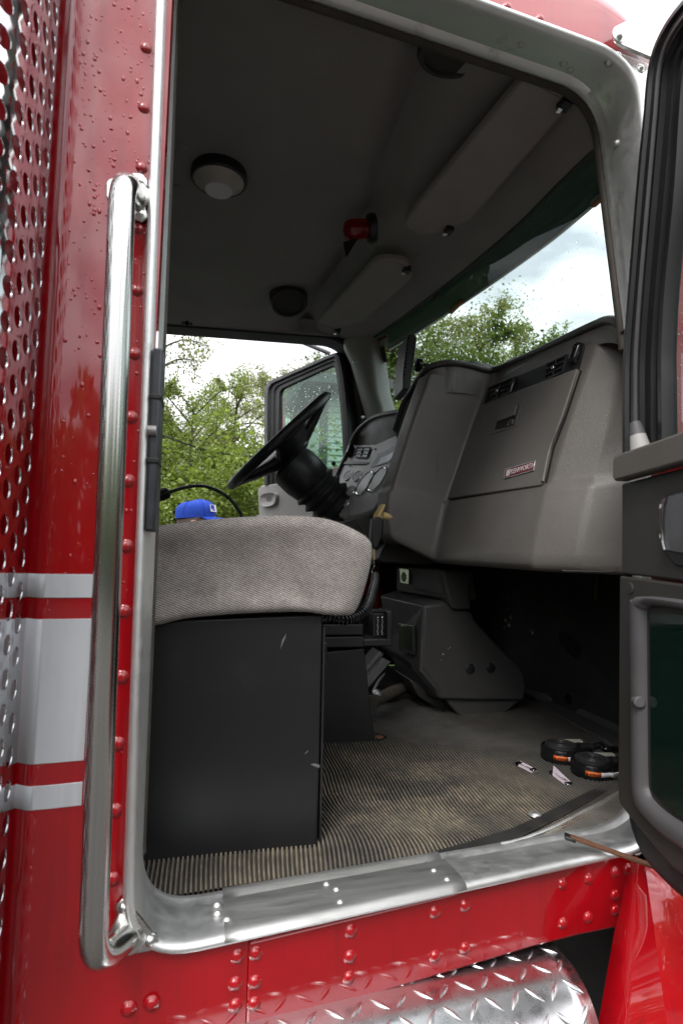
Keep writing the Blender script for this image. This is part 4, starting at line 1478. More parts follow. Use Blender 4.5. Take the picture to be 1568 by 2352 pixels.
p = onX(1304, 1606, FX)
stick('bolt', dome_mesh('bolt', BLACKG, 0.014, 0.012, 6, 2, 1.5), p, (-1, 0, 0), FW)
# carpet strip along its foot with the notch
cs = MB()
cp = [onX(u, v, FX - 0.002) for u, v in [(1200, 1578), (1258, 1594), (1268, 1602), (1270, 1618), (1320, 1640), (1335, 1626), (1445, 1672)]]
lo = [V((FX - 0.012, p.y, ZF)) for p in cp]
cs.plate(cp + lo[::-1], (-0.012, 0, 0)); cs.build('carpet_strip', CARPET, TRUCK, bevel=0.004)
b = MB(); b.plate([V((FX - .20, 0.20, ZF + .001)), V((FX - .012, 0.20, ZF + .001)), V((FX - .012, 0.92, ZF + .001)), V((FX - .075, 0.92, ZF + .001)), V((FX - .10, 0.55, ZF + .001))], (0, 0, 0.010)); b.build('carpet_edge', CARPET, TRUCK, bevel=0.004)

# ---- ribbed floor mat: real ribs running across the cab
fm = MB()
PR = 0.0071
x_a, x_b = -0.30, 1.03
nr = int((x_b - x_a) / PR)
RT = []
ys = [0.0, 0.02, 0.05, 0.09, 0.13, 0.17, 0.21, 0.25, 0.30, 0.35, 0.40, 0.46, 0.52, 0.58, 0.65, 0.72, 0.80, 0.9, 1.0, 1.15, 1.35]
rows = []
for y in ys:
    row = []
    for i in range(nr):
        xb_ = x_a + PR * i
        for dx, dz in ((0.0, 0.0), (0.08, 0.0036), (0.20, 0.0046), (0.46, 0.0046), (0.58, 0.0036), (0.66, 0.0)):
            x = xb_ + dx * PR
            yy = 0.1045 + TP * (x + 0.08) + y * 0.5075 if y < 0.2 else y + TP * (x + 0.08) * max(0, 1 - (y - 0.2) / 0.6) + 0.006
            w = 0.007 * math.sin(yy * 9 + x * 4.0) * min(1, y * 6) + 0.004 * math.sin(yy * 23 + x * 11)
            z = ZF + dz + 0.004 * math.sin(x * 7 + yy * 5) * math.sin(yy * 6) * min(1, y * 4)
            if y < 0.06: z -= 0.0055 * (1 - y / 0.06)
            row.append(V((x + w, yy + 0.0, z)))
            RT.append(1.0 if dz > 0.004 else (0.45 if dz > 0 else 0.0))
    rows.append(row)
fm.grid(rows)
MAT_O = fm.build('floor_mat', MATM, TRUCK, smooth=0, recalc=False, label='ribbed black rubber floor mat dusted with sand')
at_ = MAT_O.data.attributes.new('rib_top', 'FLOAT', 'POINT')      # worn dusty rib tops; grooves coloured darker as shade
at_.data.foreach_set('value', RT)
# plain border of the mat along the sill front
bd = MB()
bo = [onZ(u, v, ZF + 0.0035) for u, v in [(1003, 1964), (1100, 1949), (1187, 1928), (1290, 1878), (1370, 1834), (1436, 1795), (1436, 1776), (1370, 1811), (1290, 1851), (1180, 1904), (1080, 1936), (1003, 1957)]]
bd.plate(bo, (0, 0, 0.003)); bd.build('mat_border', mat_plain('dusty_mat_edge', (0.030, 0.029, 0.028), 0.6, 0.3, 0.3, 20, 0.3, 200, dust=((0.16, 0.13, 0.095), 0.7)), MAT_O, bevel=0.001)
for u, v, r in [(1228, 1870, .011), (1424, 1786, .009), (1408, 1772, .008)]:
    stick('rivet', dome_mesh('rivet', ALU, r, 0.004, 12, 3, 1.2), onZ(u, v, ZF + .006), (0, 0, 1), MAT_O)
# bare metal corner: reflective patch under a clear plate
cn = MB()
cn.plate([onZ(u, v, 1.1335) for u, v in [(1190, 1930), (1292, 1884), (1372, 1842), (1436, 1806), (1436, 1812), (1425, 1842), (1390, 1868), (1330, 1896), (1260, 1918)]], (0, 0, 0.002))
cn.build('kick_patch', mat_plain('scuffed_reflector', (0.15, 0.12, 0.115), 0.35, 0.6, 0.5, 60, 0.4, 160), FRAME, bevel=0.0008)
refl = mat_plain('red_reflector', (0.13, 0.045, 0.04), 0.3, 0.6, 0.4, 90)
ct = MB()
for i in range(26):
    for j in range(3):
        u = 1290 + i * 5.0 + j * 1.5
        v = 1891 - i * 2.55 + j * 5
        c = onZ(u, v, 1.1362)
        ct.add([c + V((-.0022, 0, 0)), c + V((0, -.0022, 0)), c + V((.0022, 0, 0)), c + V((0, .0022, 0)), c + V((0, 0, .001))], [(0, 1, 4), (1, 2, 4), (2, 3, 4), (3, 0, 4)])
o = ct.build('reflector_cells', refl, FRAME, smooth=0); o['kind'] = 'stuff'
# door check strap
b = MB(); p0, p1 = onZ(1308, 1921, 1.172), onD(1500, 1990, -0.05)
d0 = (p1 - p0).normalized(); s_ = d0.cross(V((0, 0, 1))).normalized()
b.obox((p0 + p1) / 2, (p1 - p0) / 2, s_ * 0.0055, d0.cross(s_) * 0.0022); b.build('check_strap', RUST, TRUCK, bevel=0.001, label='rusty brown door check strap')
b = MB(); b.obox(p0 + V((0, 0, -.002)), d0 * 0.008, s_ * 0.008, V((0, 0, 0.003))); b.build('strap_slot', BLACKP, FRAME, bevel=.002)

# ================================================================== passenger seat
ST = part('passenger_seat', TRUCK, 'grey tweed passenger seat on a black steel box')
# cushion: outline in profile (traced on its near flank), crowned across its width
SYN, SYF = 0.175, 0.66
prof2 = [onY(u, v, SYN + .012) for u, v in [(330, 1440), (420, 1422), (520, 1412), (620, 1407), (700, 1406), (745, 1412), (790, 1414), (812, 1410), (826, 1385), (840, 1345), (852, 1295), (855, 1262), (850, 1242), (835, 1228),
                                            (812, 1215), (780, 1200), (745, 1190), (700, 1185), (640, 1184), (560, 1187), (480, 1193), (420, 1200), (365, 1207), (330, 1211)]]
prof2 = [V((-0.24, 0, prof2[0].z - 0.004))] + [V((p.x, 0, p.z)) for p in prof2] + [V((-0.24, 0, prof2[-1].z - 0.006))]
prof2 = smooth_path(prof2, 3)
cen = V((0.05, 0, 1.56))
rows = []
for y, sc_x, sc_z in [(SYN + .012, .30, .30), (SYN + .0065, .62, .62), (SYN, 0.88, 0.88), (SYN + .003, 0.955, 0.955), (SYN + 0.012, 0.99, 0.99), (SYN + 0.028, 1.0, 1.005), (SYN + 0.06, 1.004, 1.02), (SYN + 0.14, 1.01, 1.035), (0.42, 1.012, 1.035),
                     (SYF - 0.08, 1.005, 1.02), (SYF - 0.03, 1.0, 1.0), (SYF - 0.006, 0.96, 0.93), (SYF, 0.8, 0.75)]:
    row = []
    for p in prof2:
        d = p - cen
        q = V((cen.x + d.x * (1 - (1 - sc_x) * 0.42), y, cen.z + d.z * (1 - (1 - sc_z) * 0.55) if d.z < 0 else cen.z + d.z * sc_z if sc_z > .9 else cen.z + d.z * (1 - (1 - sc_z) * 0.6)))
        if sc_x < 0.9:
            q = V((cen.x + d.x * (0.86 if sc_x > .8 else sc_x), y, cen.z + d.z * (0.80 if sc_x > .8 else sc_z)))
        row.append(q)
    rows.append(row)
s = MB(); s.grid(rows, True, True)
s.build('cushion', FABRIC, ST, smooth=80, label='grey tweed seat cushion')
fz = MB()
for k in range(2600):
    i = random.randrange(6, 50)
    j = random.randrange(3, 8)
    p = rows[j][min(i + 20, len(prof2) - 2)].lerp(rows[j + 1][min(i + 21, len(prof2) - 2)], random.random())
    n = (p - V((p.x * .6, .42, cen.z - .05))).normalized()
    d = (n + rv() * 0.7).normalized() * random.uniform(0.002, 0.005)
    w = d.cross(rv()).normalized() * 0.00018
    fz.add([p - w, p + w, p + d], [(0, 1, 2)])
o = fz.build('fuzz', mat_plain('fabric_fuzz', (0.30, 0.275, 0.26), 0.9, 0.1), ST, smooth=0, recalc=False); o['kind'] = 'stuff'
b = MB(); b.box((-0.36, 0.21, 1.5), (-0.20, 0.64, 2.05)); b.build('backrest', FABRIC, ST, bevel=0.04, bseg=4)
# steel base box: folded front edge, slight lean
BY = 0.192
b0, b1 = onY(350, 1985, BY), onY(729, 1942, BY)
t0, t1 = onY(345, 1436, BY), onY(741, 1412, BY)
s = MB()
P = [V((-0.26, BY, ZF)), V((b1.x, BY, ZF)), V((t1.x, BY, t1.z)), V((-0.26, BY, t0.z))]
s.plate(P, (0, 0.44, 0))
s.build('seat_base', BOXM, ST, bevel=0.0035, bseg=3, label='black steel seat box')
s = MB()
e = 0.0008
s.plate([V((b1.x + .0035, BY + .006, ZF + .005)), V((b1.x + .0075, BY + .006, ZF + .005)), V((t1.x + .0065, BY + .006, t1.z - 0.02)), V((t1.x + .0025, BY + .006, t1.z - 0.02))], (0, 0.42, 0))
s.build('front_plate', BLACKP, ST, bevel=0.001)
s = MB(); s.box((t1.x + .002, BY + .010, t1.z - 0.085), (t1.x + .012, BY + .05, t1.z - 0.045)); s.build('hinge', BLACKG, ST, bevel=0.003)
s = MB(); s.box((-0.2, BY + .03, t0.z - 0.002), (t1.x - 0.02, BY + .40, t0.z + 0.030)); s.build('slide_rail', BLACKP, ST, bevel=0.003)
scr = mat_plain('scratch', (0.16, 0.155, 0.15), 0.6)
def scratch(pix, yy):
    s = MB(); s.plate([onY(u, v, yy) for u, v in pix], (0, -0.0004, 0)); s.build('scratch', scr, ST, smooth=0)
scratch([(713, 1756), (722, 1753), (734, 1757), (733, 1764), (722, 1760)], BY - .0002)
scratch([(648, 1470), (657, 1455), (655, 1466), (643, 1492)], BY - .0002)
scratch([(697, 1734), (708, 1722), (706, 1728)], BY - .0002)

# ---- centre console box with drawer and cup holder
CB = part('console_box', TRUCK, 'black box console with a fold out cup holder')
KY = 0.65
q0, q1, q2, q3 = onY(742, 1505, KY), onY(836, 1490, KY), onY(861, 1700, KY), onY(742, 1716, KY)
s = MB(); s.plate([V((0.05, KY, ZF)), V((q2.x, KY, ZF)), V((q1.x, KY, q1.z)), V((0.05, KY, q0.z - 0.01))], (0, 0.34, 0)); s.build('body', BOXM, CB, bevel=0.003)
zt = onY(835, 1436, KY).z
s = MB(); s.box((0.05, KY - 0.004, q1.z + 0.004), (q1.x - 0.001, KY + 0.34, q1.z + 0.030)); s.build('drawer', BLACKP, CB, bevel=0.003)
s = MB(); s.box((0.05, KY - 0.001, q1.z + 0.033), (q1.x - 0.003, KY + 0.34, q1.z + 0.060)); s.build('drawer', BLACKP, CB, bevel=0.003)
s = MB(); s.box((0.05, KY + 0.002, q1.z + 0.062), (q1.x - 0.006, KY + 0.34, zt + 0.02)); s.build('tray', BLACKP, CB, bevel=0.006)
# cup holder: two arms and an upright with worn chrome springs
ax0, ax1 = q1.x, onY(900, 1470, KY).x
zl, zh = onY(870, 1478, KY).z, onY(870, 1407, KY).z
s = MB(); s.box((ax0 - .005, KY - .006, zl - 0.006), (ax1, KY + 0.075, zl + 0.012)); s.build('holder_arm', BLACKP, CB, bevel=0.003)
s = MB(); s.box((ax0 - .005, KY + .02, zh - 0.003), (ax1, KY + 0.035, zh + 0.006)); s.build('holder_arm', BLACKP, CB, bevel=0.002)
s = MB(); s.box((ax1 - 0.014, KY + .0, zl), (ax1, KY + 0.08, zh + 0.004)); s.build('holder_upright', BLACKP, CB, bevel=0.003)
for dx in (0.022, 0.034):
    s = MB()
    s.tube([V((ax1 - dx + .0012 * math.sin(k * 2.2), KY + .015, zl + .018 + (zh - zl - .03) * k / 9)) for k in range(10)], .003, 6)
    s.build('holder_spring', CHROME, CB, bevel=0.001)
s = MB(); s.box((ax1 - 0.045, KY + .02, zl + .012), (ax1 - .012, KY + .06, zh - .004)); s.build('holder_back', BLACKP, CB, bevel=0.002)

# ---- lower engine cover console
LC = part('lower_console', TRUCK, 'charcoal vinyl lower console under the dashboard')
LY = 0.82
def ly(u, v, o=0.0): return onY(u, v, LY + o)
side = [(972.5, 1390), (1027, 1383), (1041, 1403), (1084, 1404), (1089, 1423), (1133, 1471), (1205, 1546), (1208, 1581), (1203, 1611), (1054, 1609), (1008, 1607), (1005.5, 1583), (968, 1537)]
sp_ = [ly(u, v) for u, v in side]
s = MB(); s.plate(sp_, (0, 0.40, 0)); s.build('body', CONSOLE, LC, bevel=0.009, bseg=3)
# rear face, slightly aft of the flank, with lid lip
rear = [(871.5, 1368), (972.5, 1390), (968, 1537), (1005.5, 1583), (1003, 1604), (984, 1600), (939, 1562), (906, 1543), (899, 1482)]
rp = []
for (u, v), yy in zip(rear, [1.13, .822, .822, .822, .83, .88, 1.02, 1.10, 1.12]):
    rp.append(onY(u, v, yy))
n_r = (rp[1] - rp[0]).cross(rp[2] - rp[0]).normalized()
s = MB()
s.add(rp + [p + V((0.10, 0.02, 0)) for p in rp], [tuple(range(9)), tuple(range(17, 8, -1))] + [(i, i + 9, (i + 1) % 9 + 9, (i + 1) % 9) for i in range(9)])
s.build('rear_face', CONSOLE, LC, bevel=0.006, bseg=3)
def rear_pt(u, v, lift=0.0):
    n = (rp[1] - rp[0]).cross(rp[2] - rp[0]).normalized()
    if n.x > 0: n = -n
    return on(u, v, n, n.dot(rp[0])) + n * lift, n
fp = [rear_pt(u, v, 0.001) for u, v in [(917, 1431), (953, 1437), (956, 1506), (918, 1494)]]
n_r = fp[0][1]
s = MB(); s.plate(fillet([p for p, _ in fp], 0.008, 4, True), n_r * 0.005); s.build('recess_frame', BLACKP, LC, bevel=0.002)
fp2 = [rear_pt(u, v, 0.0062)[0] for u, v in [(921, 1440), (947, 1444), (949, 1494), (922, 1486)]]
s = MB(); s.plate(fp2, n_r * 0.0008); s.build('recess', mat_plain('recess_black', (0.004, 0.004, 0.004), 0.3), LC, smooth=0)
fp3 = [rear_pt(u, v, 0.0072)[0] for u, v in [(926, 1434.5), (941, 1437), (941, 1440), (926, 1437.5)]]
s = MB(); s.plate(fp3, n_r * 0.0012); s.build('recess_catch', CHROME, LC, smooth=0)
# upper tier
up = [(909, 1300), (914, 1297), (1018, 1306), (1080, 1310), (1082, 1403), (1041, 1403), (1027, 1380), (1020, 1330), (1014, 1312)]
s = MB(); s.plate([ly(u, v, -0.006) for u, v in [(1012, 1306), (1080, 1311), (1082, 1402), (1041, 1402), (1027, 1380)]], (0, 0.3, 0)); s.build('upper_block', CONSOLE, LC, bevel=0.010, bseg=3)
ut = []
for (u, v), yy in zip([(909, 1299), (1016, 1307), (1026, 1379), (909, 1358)], [1.10, .818, .818, 1.10]):
    ut.append(onY(u, v, yy))
s = MB(); s.plate(ut, (0.10, 0.01, 0)); s.build('upper_face', CONSOLE, LC, bevel=0.008, bseg=3)
n_u = (ut[1] - ut[0]).cross(ut[3] - ut[0]).normalized()
if n_u.x > 0: n_u = -n_u
def ut_pt(u, v, lift): return on(u, v, n_u, n_u.dot(ut[0])) + n_u * lift
s = MB(); s.plate([ut_pt(u, v, .0005) for u, v in [(919, 1305), (940, 1308), (940, 1342), (921, 1338)]], n_u * 0.003); s.build('socket_plate', BRACKET, LC, bevel=0.0008)
s = MB(); c = ut_pt(929, 1325, 0.0036); s.lathe(c, n_u, [(0.016, 0), (0.014, 0.002), (0, 0.002)], 20); s.build('socket', BLACKG, LC)
s = MB(); s.tube([ut_pt(944, 1350, 0.002), ut_pt(1016, 1362, 0.002)], 0.0025, 6); s.build('shelf_lip', CONSOLE, LC)
lid = [onY(871.5, 1368, 1.13), onY(909, 1357, 1.13), onY(1027, 1381, .84), onY(972.5, 1390, .822)]
s = MB(); s.add(lid + [p + V((0.08, 0.02, 0.012)) for p in lid], [(0, 1, 2, 3), (7, 6, 5, 4), (0, 4, 5, 1), (1, 5, 6, 2), (2, 6, 7, 3), (3, 7, 4, 0)]); s.build('lid', CONSOLE, LC, bevel=0.005)
for u, v, r in [(1079, 1536, 0.0145), (1126, 1534, 0.0140)]:
    c = ly(u, v, -0.001)
    s = MB(); s.lathe(c, (0, -1, 0), [(r, -0.003), (r, 0.0015), (r * 0.9, 0.0025), (0, 0.0025)], 22); s.build('plug', BLACKP, LC)
s = MB(); s.plate([ly(u, v, 0.012) for u, v in [(1020, 1604), (1196, 1606), (1192, 1614), (1161, 1638), (1071, 1655), (1060, 1653)]], (0, 0.35, 0)); s.build('skirt', CONSOLE, LC, bevel=0.006)
s = MB(); s.plate([onY(u, v, 0.90) for u, v in [(940, 1560), (1008, 1600), (1060, 1653), (1020, 1640), (960, 1600)]], (0, 0.25, 0)); s.build('skirt', DASH_DARK, LC, bevel=0.006)
for (u, v, r) in [(1017, 1502.5, 2.6), (1029, 1490, 1.3), (1033, 1487, 1.5), (1012, 1516, 1.0)]:
    c = ly(u, v, -0.0004); s = MB()
    s.plate([c + V((math.cos(a) * r * random.uniform(.6, 1.2), 0, math.sin(a) * r * random.uniform(.5, 1))) * 0.00125 for a in [2 * math.pi * k / 8 for k in range(8)]], (0, -.0005, 0)); s.build('paint_scuff', sc2, LC, smooth=0)

# ---- accelerator pedal and floor linkage
PD = part('pedals', TRUCK)
def pedal(pix, y):
    c = [onY(u, v, y) for u, v in pix]
    n = (c[1] - c[0]).cross(V((0, 1, 0))).normalized()
    s = MB(); s.plate(c, (0, 0.085, 0)); s.build('pedal', BLACKP, PD, bevel=0.002)
    for k in range(6):
        w = 0.10 + 0.8 * k / 5
        a, b_ = c[0].lerp(c[3], w), c[1].lerp(c[2], w)
        s = MB(); s.tube([a + V((0, -0.002, 0)), b_ + V((0, -0.002, 0))], 0.0022, 6); s.build('pedal_rib', mat_plain('worn_pedal_rib', (0.20, 0.20, 0.20), 0.5), PD)
pedal([(836, 1538), (872, 1496), (880, 1502), (842, 1552)], 1.10)
pedal([(838, 1562), (880, 1512), (896, 1520), (844, 1580)], 1.06)
b = MB(); b.tube([onZ(855, 1612, ZF + .035), onZ(900, 1590, ZF + .035), onZ(940, 1575, ZF + .035)], 0.018, 10); b.build('linkage_rod', mat_plain('dusty_iron', (0.10, 0.085, 0.07), 0.7, dust=((0.2, 0.16, 0.11), 0.5)), PD)
b = MB(); b.tube([onY(856, 1590, 1.02), onY(870, 1565, 1.03), onY(884, 1548, 1.04)], 0.006, 8); b.build('linkage_rod', BLACKP, PD)
b = MB(); b.box((0.50, 1.02, ZF), (1.0, 1.45, ZF + .02)); b.build('toe_board', BLACKP, PD, bevel=.004)
stick('bolt', dome_mesh('bolt', ALU_WORN, 0.012, 0.008, 8, 2, 1.2), onZ(866, 1591, ZF + .055), (0, -.5, 1), PD)
b = MB(); b.plate([onZ(861, 1700, ZF + .004), onZ(862, 1684, ZF + .004), onZ(888, 1694, ZF + .004), onZ(870, 1703, ZF + .004)], (0, 0, 0.003)); b.build('foot_plate', BOXM, CB, bevel=.001)
stick('bolt', dome_mesh('bolt', RUST, 0.010, 0.004, 10, 2, 1.2), onZ(871, 1693, ZF + .007), (0, 0, 1), CB)

# ================================================================== dashboard
DB = part('dashboard', TRUCK, 'grey vinyl dashboard with glove box and gauges')
def gx(z):                                                    # rear face of the dash at height z
    if z < 1.749: return 0.624 + 0.21 * (z - 1.573)
    return 0.661 + 0.34 * (z - 1.749)
WALL_Y = 0.78
AFT = [(1.575, .640), (1.60, .515), (1.63, .487), (1.678, .474), (1.745, .474), (1.775, .479), (1.85, .502), (1.976, .539), (2.05, .566), (2.10, .582), (2.131, .595)]
def aft(z):
    for (a, xa), (b_, xb) in zip(AFT, AFT[1:]):
        if z <= b_: return xa + (xb - xa) * max(0, (z - a) / (b_ - a))
    return AFT[-1][1]
def dash_row(z, out=0.0, aftz=None, ridge=0.268):
    za_ = aftz if aftz is not None else z
    xg = gx(z) - out
    xa = aft(za_) - out
    pts = [V((xa + 0.06, 1.02, za_)), V((xa, WALL_Y + 0.06 - out, za_)), V((xa + 0.012, WALL_Y - out, za_)), V((xg, WALL_Y - 0.004 - out, z)), V((xg, ridge + 0.02, z)), V((xg + 0.050, ridge - 0.045 - out, z)),
           V((0.765, 0.168, z)), V((0.80, 0.185, z)), V((1.08, 0.185, z))]
    fl = fillet(pts, [0, 0.03, 0.016, 0.020, 0.026, 0.045, 0.008, 0, 0], 6)
    return fl
def gx_ridge(z): return 0.268 - 0.02 * max(0, (z - 1.9) / 0.2)
rows = []
rows.append([p + V((0.30, 0, 0.03)) if i < 40 else p for i, p in enumerate(dash_row(1.575, 0.0, 1.63))])
rows.append([p + V((0.03, 0.0, -0.004)) for p in dash_row(1.570, -0.016, 1.622)])
rows.append(dash_row(1.569, -0.006, 1.622))
rows.append(dash_row(1.574, 0.002, 1.627))
rows.append(dash_row(1.584, 0.0075, 1.636))
rows.append(dash_row(1.605, 0.0105, 1.652))
rows.append(dash_row(1.66, 0.011, 1.69))
rows.append(dash_row(1.725, 0.010, 1.757))
rows.append(dash_row(1.738, 0.007, 1.768))
rows.append(dash_row(1.746, 0.001, 1.776))
for z in (1.76, 1.80, 1.86, 1.92, 1.98, 2.04, 2.09):
    rows.append(dash_row(z, 0.0, z + 0.026 if z < 2.08 else z + .02, gx_ridge(z)))
s = MB(); s.grid(rows)
s.build('dash_shell', DASH, DB, smooth=60)
# top pad with a rolled lip
top = []
TOPL = [(906, 985, 1.02), (925, 925, .98), (944, 893, .93), (962, 862, .86), (986, 839, .80), (1027, 829, .775), (1075, 834, .775), (1115, 845, .775), (1142, 842, .755), (1200, 818, .62), (1269, 786, .46), (1330, 757, .34), (1368, 740, .28), (1392, 731, .235), (1416, 735, .19), (1436, 760, .165)]
lipc = []
for u, v, yy in TOPL:
    lipc.append(onY(u, v + 5, yy))
lipc = smooth_path(lipc, 4)
s = MB()
s.tube(lipc, 0.0095, 12)
s.build('dash_lip', DASH_DARK, DB, smooth=80)
s = MB()
r1 = [p + V((0.0, 0, 0.004)) for p in lipc]
r2 = [p + V((0.05, 0.0, 0.012)) for p in lipc]
r3 = [V((max(p.x + 0.15, 1.0), p.y, 2.06)) for p in lipc]
r0 = []
for p in lipc:
    zz = min(p.z - 0.045, 2.085)
    r0.append(V((gx(zz) + 0.002 if p.y < .74 else p.x + 0.010, p.y, zz if p.y < .74 else p.z - (0.085 if p.y < .85 else 0.03))))
s.grid([r0, r1, r2, r3])
s.build('top_pad', DASH, DB, smooth=60)
# glove box door, proud of the face, with gap round it
NG = V((-1, 0, 0.34)).normalized()
def G(u, v, lift=0.0): return on(u, v, (1, 0, -.34), .661 - .34 * 1.749) + NG * lift
gpix = [(1031, 1148), (1104, 938), (1113, 930), (1328, 850), (1334, 853), (1300, 955), (1271, 1030), (1253, 1113), (1248, 1119)]
gap = MB(); gap.plate([G(u, v, 0.0006) for u, v in [(1029, 1151), (1103, 936), (1112, 928), (1330, 848), (1336, 852), (1302, 956), (1273, 1031), (1255, 1115), (1249, 1122)]], NG * 0.0012); gap.build('glove_box_gap', INK, DB, smooth=0)
gd = MB(); gd.plate([G(u, v, 0.0009) for u, v in gpix], NG * 0.0075); gd.build('glove_box_door', DASH_DOOR, DB, bevel=0.0035, bseg=3, label='flat grey glove box door with a latch')
bead = MB(); bead.tube(smooth_path([G(u, v, 0.009) for u, v in [(1332, 853), (1299, 957), (1270, 1033), (1254, 1110)]], 6), 0.0034, 8); bead.build('glove_box_edge', DASH, DB)
# latch: plate, flap, pocket, key lock
L1 = 0.0086
lp_ = [(1151, 939), (1212, 917), (1193, 982), (1131, 1003)]
s = MB(); s.plate([G(u, v, L1) for u, v in lp_], NG * 0.0012); s.build('latch_plate', DASH_DOOR, DB, bevel=0.0005)
s = MB(); s.plate([G(u, v, L1 + .0013) for u, v in [(1155, 950), (1199, 934), (1187, 980), (1143, 991)]], NG * 0.0006); s.build('latch_pocket', INK, DB, smooth=0)
s = MB(); s.plate([G(u, v, L1 + .0015) for u, v in [(1159, 949), (1198, 935), (1191, 960), (1151, 974)]], NG * 0.006); s.build('latch_flap', DASH_DOOR, DB, bevel=0.002)
s = MB(); s.plate([G(u, v, L1 + .0017) for u, v in [(1177, 972), (1189, 967), (1186, 979), (1172, 984)]], NG * 0.003); s.build('latch_block', DASH_DOOR, DB, bevel=0.001)
s = MB(); s.lathe(G(1183, 973, L1 + .005), NG, [(0.0075, 0), (0.0075, 0.002), (0.006, 0.003), (0, 0.002)], 16); s.build('key_lock', DASH_DARK, DB)
# badge
b4 = [(1167.5, 1081), (1238, 1061.5), (1234, 1085), (1165, 1104)]
s = MB(); s.plate([G(u, v, L1) for u, v in b4], NG * 0.0022); s.build('badge_frame', mat_metal('badge_rim', (0.45, 0.44, 0.44), 0.25, 0.35, 20), DB, bevel=0.0006)
s = MB(); s.plate([G(u, v, L1 + .0023) for u, v in [(1170, 1082.5), (1236, 1064.5), (1232.5, 1083), (1167.5, 1101.5)]], NG * 0.0008); s.build('badge', BADGE, DB, smooth=0)
cb_ = G(1206, 1082, L1 + .0034)
ex_ = (G(1237, 1072.5, 0) - G(1168, 1092, 0))
ez_ = (G(1203, 1071, 0) - G(1200.5, 1094, 0))
wid = ex_.length
ux, uz = ex_.normalized(), ez_.normalized()
text_mesh('KENWORTH', 'lettering', WHITEP, cb_ + ux * wid * 0.040, ux, uz, 0.0195, 0.0004, DB, (0.86, 1.0), 0.0)
lg = MB(); lc = cb_ - ux * wid * 0.452
lg.plate([lc - ux * .006 - uz * .0095, lc + ux * .001 - uz * .0095, lc + ux * .0048 + uz * .002, lc + ux * .003 + uz * .009, lc - ux * .003 + uz * .007, lc - ux * .005 + uz * .009], NG * .0008)
lg.plate([lc + ux * .0042 - uz * .0095, lc + ux * .0078 - uz * .0095, lc + ux * .0098 + uz * .0095, lc + ux * .0075 + uz * .0095], NG * .0008)
lg.build('badge_mark', WHITEP, DB, smooth=0)
# black vent band between lid and lip with two vents and the round demister outlet
s = MB(); s.plate([G(u, v, 0.001) for u, v in [(1111, 935), (1119, 898), (1130, 890), (1318, 811), (1344, 796), (1330, 851)]], NG * 0.002); s.build('vent_band', BLACKP, DB, smooth=0)
def vent(pix, name='air_vent', rows_=3, fn=None, lift=.0032):
    fn = fn or G
    a, b_, c, d = [fn(u, v, lift) for u, v in pix]               # tl tr br bl
    n = (b_ - a).cross(d - a).normalized()
    if n.dot(CAM - a) < 0: n = -n
    s = MB(); s.plate([a, b_, c, d], n * 0.002); s.build(name, BLACKG, DB, smooth=0)
    for k in range(rows_ + 1):
        w = k / rows_
        p, q = a.lerp(d, w), b_.lerp(c, w)
        s = MB(); s.tube([p + n * .004, q + n * .004], 0.0022 if k in (0, rows_) else 0.0014, 6); s.build('vent_slat', BLACKP, DB)
    for w in (0, .5, 1):
        p, q = a.lerp(b_, w), d.lerp(c, w)
        s = MB(); s.tube([p + n * .004, q + n * .004], 0.0020, 6); s.build('vent_slat', BLACKP, DB)
    m = (a + b_ + c + d) / 4
    ex, ez = (b_ - a).normalized(), (a - d).normalized()
    s = MB(); s.obox(m + n * .007, ex * .005, ez * .004, n * .003); s.build('vent_knob', SILVERT if name == 'air_vent' else GREYM, DB, bevel=0.001)
vent([(1127, 893), (1184, 869), (1171, 909), (1117, 931)])
vent([(1261, 838), (1306, 818), (1296, 858), (1253, 878)])
s = MB(); s.tube([G(1187, 868, .004), G(1182, 888, .008), G(1173, 908, .004)], 0.004, 8); s.build('vent_trim', BLACKG, DB)
c = G(1329, 815, 0.010); a_ = (G(1334, 800, 0.010) - G(1322, 836, 0.010)).normalized(); bb = NG.cross(a_)
def oval(c, r, hl, n=20):
    out = []
    for k in range(n):
        t = 2 * math.pi * k / n
        out.append(c + a_ * (math.sin(t) * r + (hl if math.sin(t) > 0 else -hl)) + bb * math.cos(t) * r)
    return out
s = MB(); s.grid([oval(c - NG * .008, .014, .012), oval(c + NG * .004, .0125, .011), oval(c + NG * .006, .0105, .010), oval(c + NG * .003, .009, .009), oval(c - NG * .02, .008, .008)], True)
s.build('demister_outlet', BLACKG, DB, smooth=60)
# right-hand end cap seam
b = MB(); b.tube(smooth_path([onY(u, v, .186) for u, v in [(1290, 1311), (1400, 1313), (1415, 1306), (1420, 1290), (1422, 1180)]], 4), 0.0012, 6); b.build('end_cap_seam', DASH_DARK, DB)

# ---- instrument panel facing the driver
PC = 0.52 + 0.21 * 1.15 - 0.57 * 1.827
NP = V((-1, -0.21, 0.57)).normalized()
def IP(u, v, lift=0.0): return on(u, v, (1, 0.21, -.57), PC) + NP * lift
s = MB(); s.plate([IP(u, v, 0) for u, v in [(770, 1100), (809, 1022), (870, 1021), (930, 996), (925, 1040), (905, 1110), (866, 1178), (840, 1188), (806, 1192), (780, 1188), (764, 1150)]], -NP * 0.03); s.build('instrument_panel', PANEL, DB, bevel=0.003)
s = MB(); s.plate([IP(u, v, .0005) for u, v in [(862, 1024), (922, 998), (918, 1040), (902, 1100), (862, 1177), (806, 1186), (803, 1165)]], NP * 0.004); s.build('gauge_plate', PANEL, DB, bevel=0.0015)
s = MB(); s.plate([IP(u, v, .001) for u, v in [(798, 1060), (850, 1063), (848, 1068), (790, 1068)]], NP * 0.006); s.build('panel_shelf', DASH_DARK, DB, bevel=0.001)
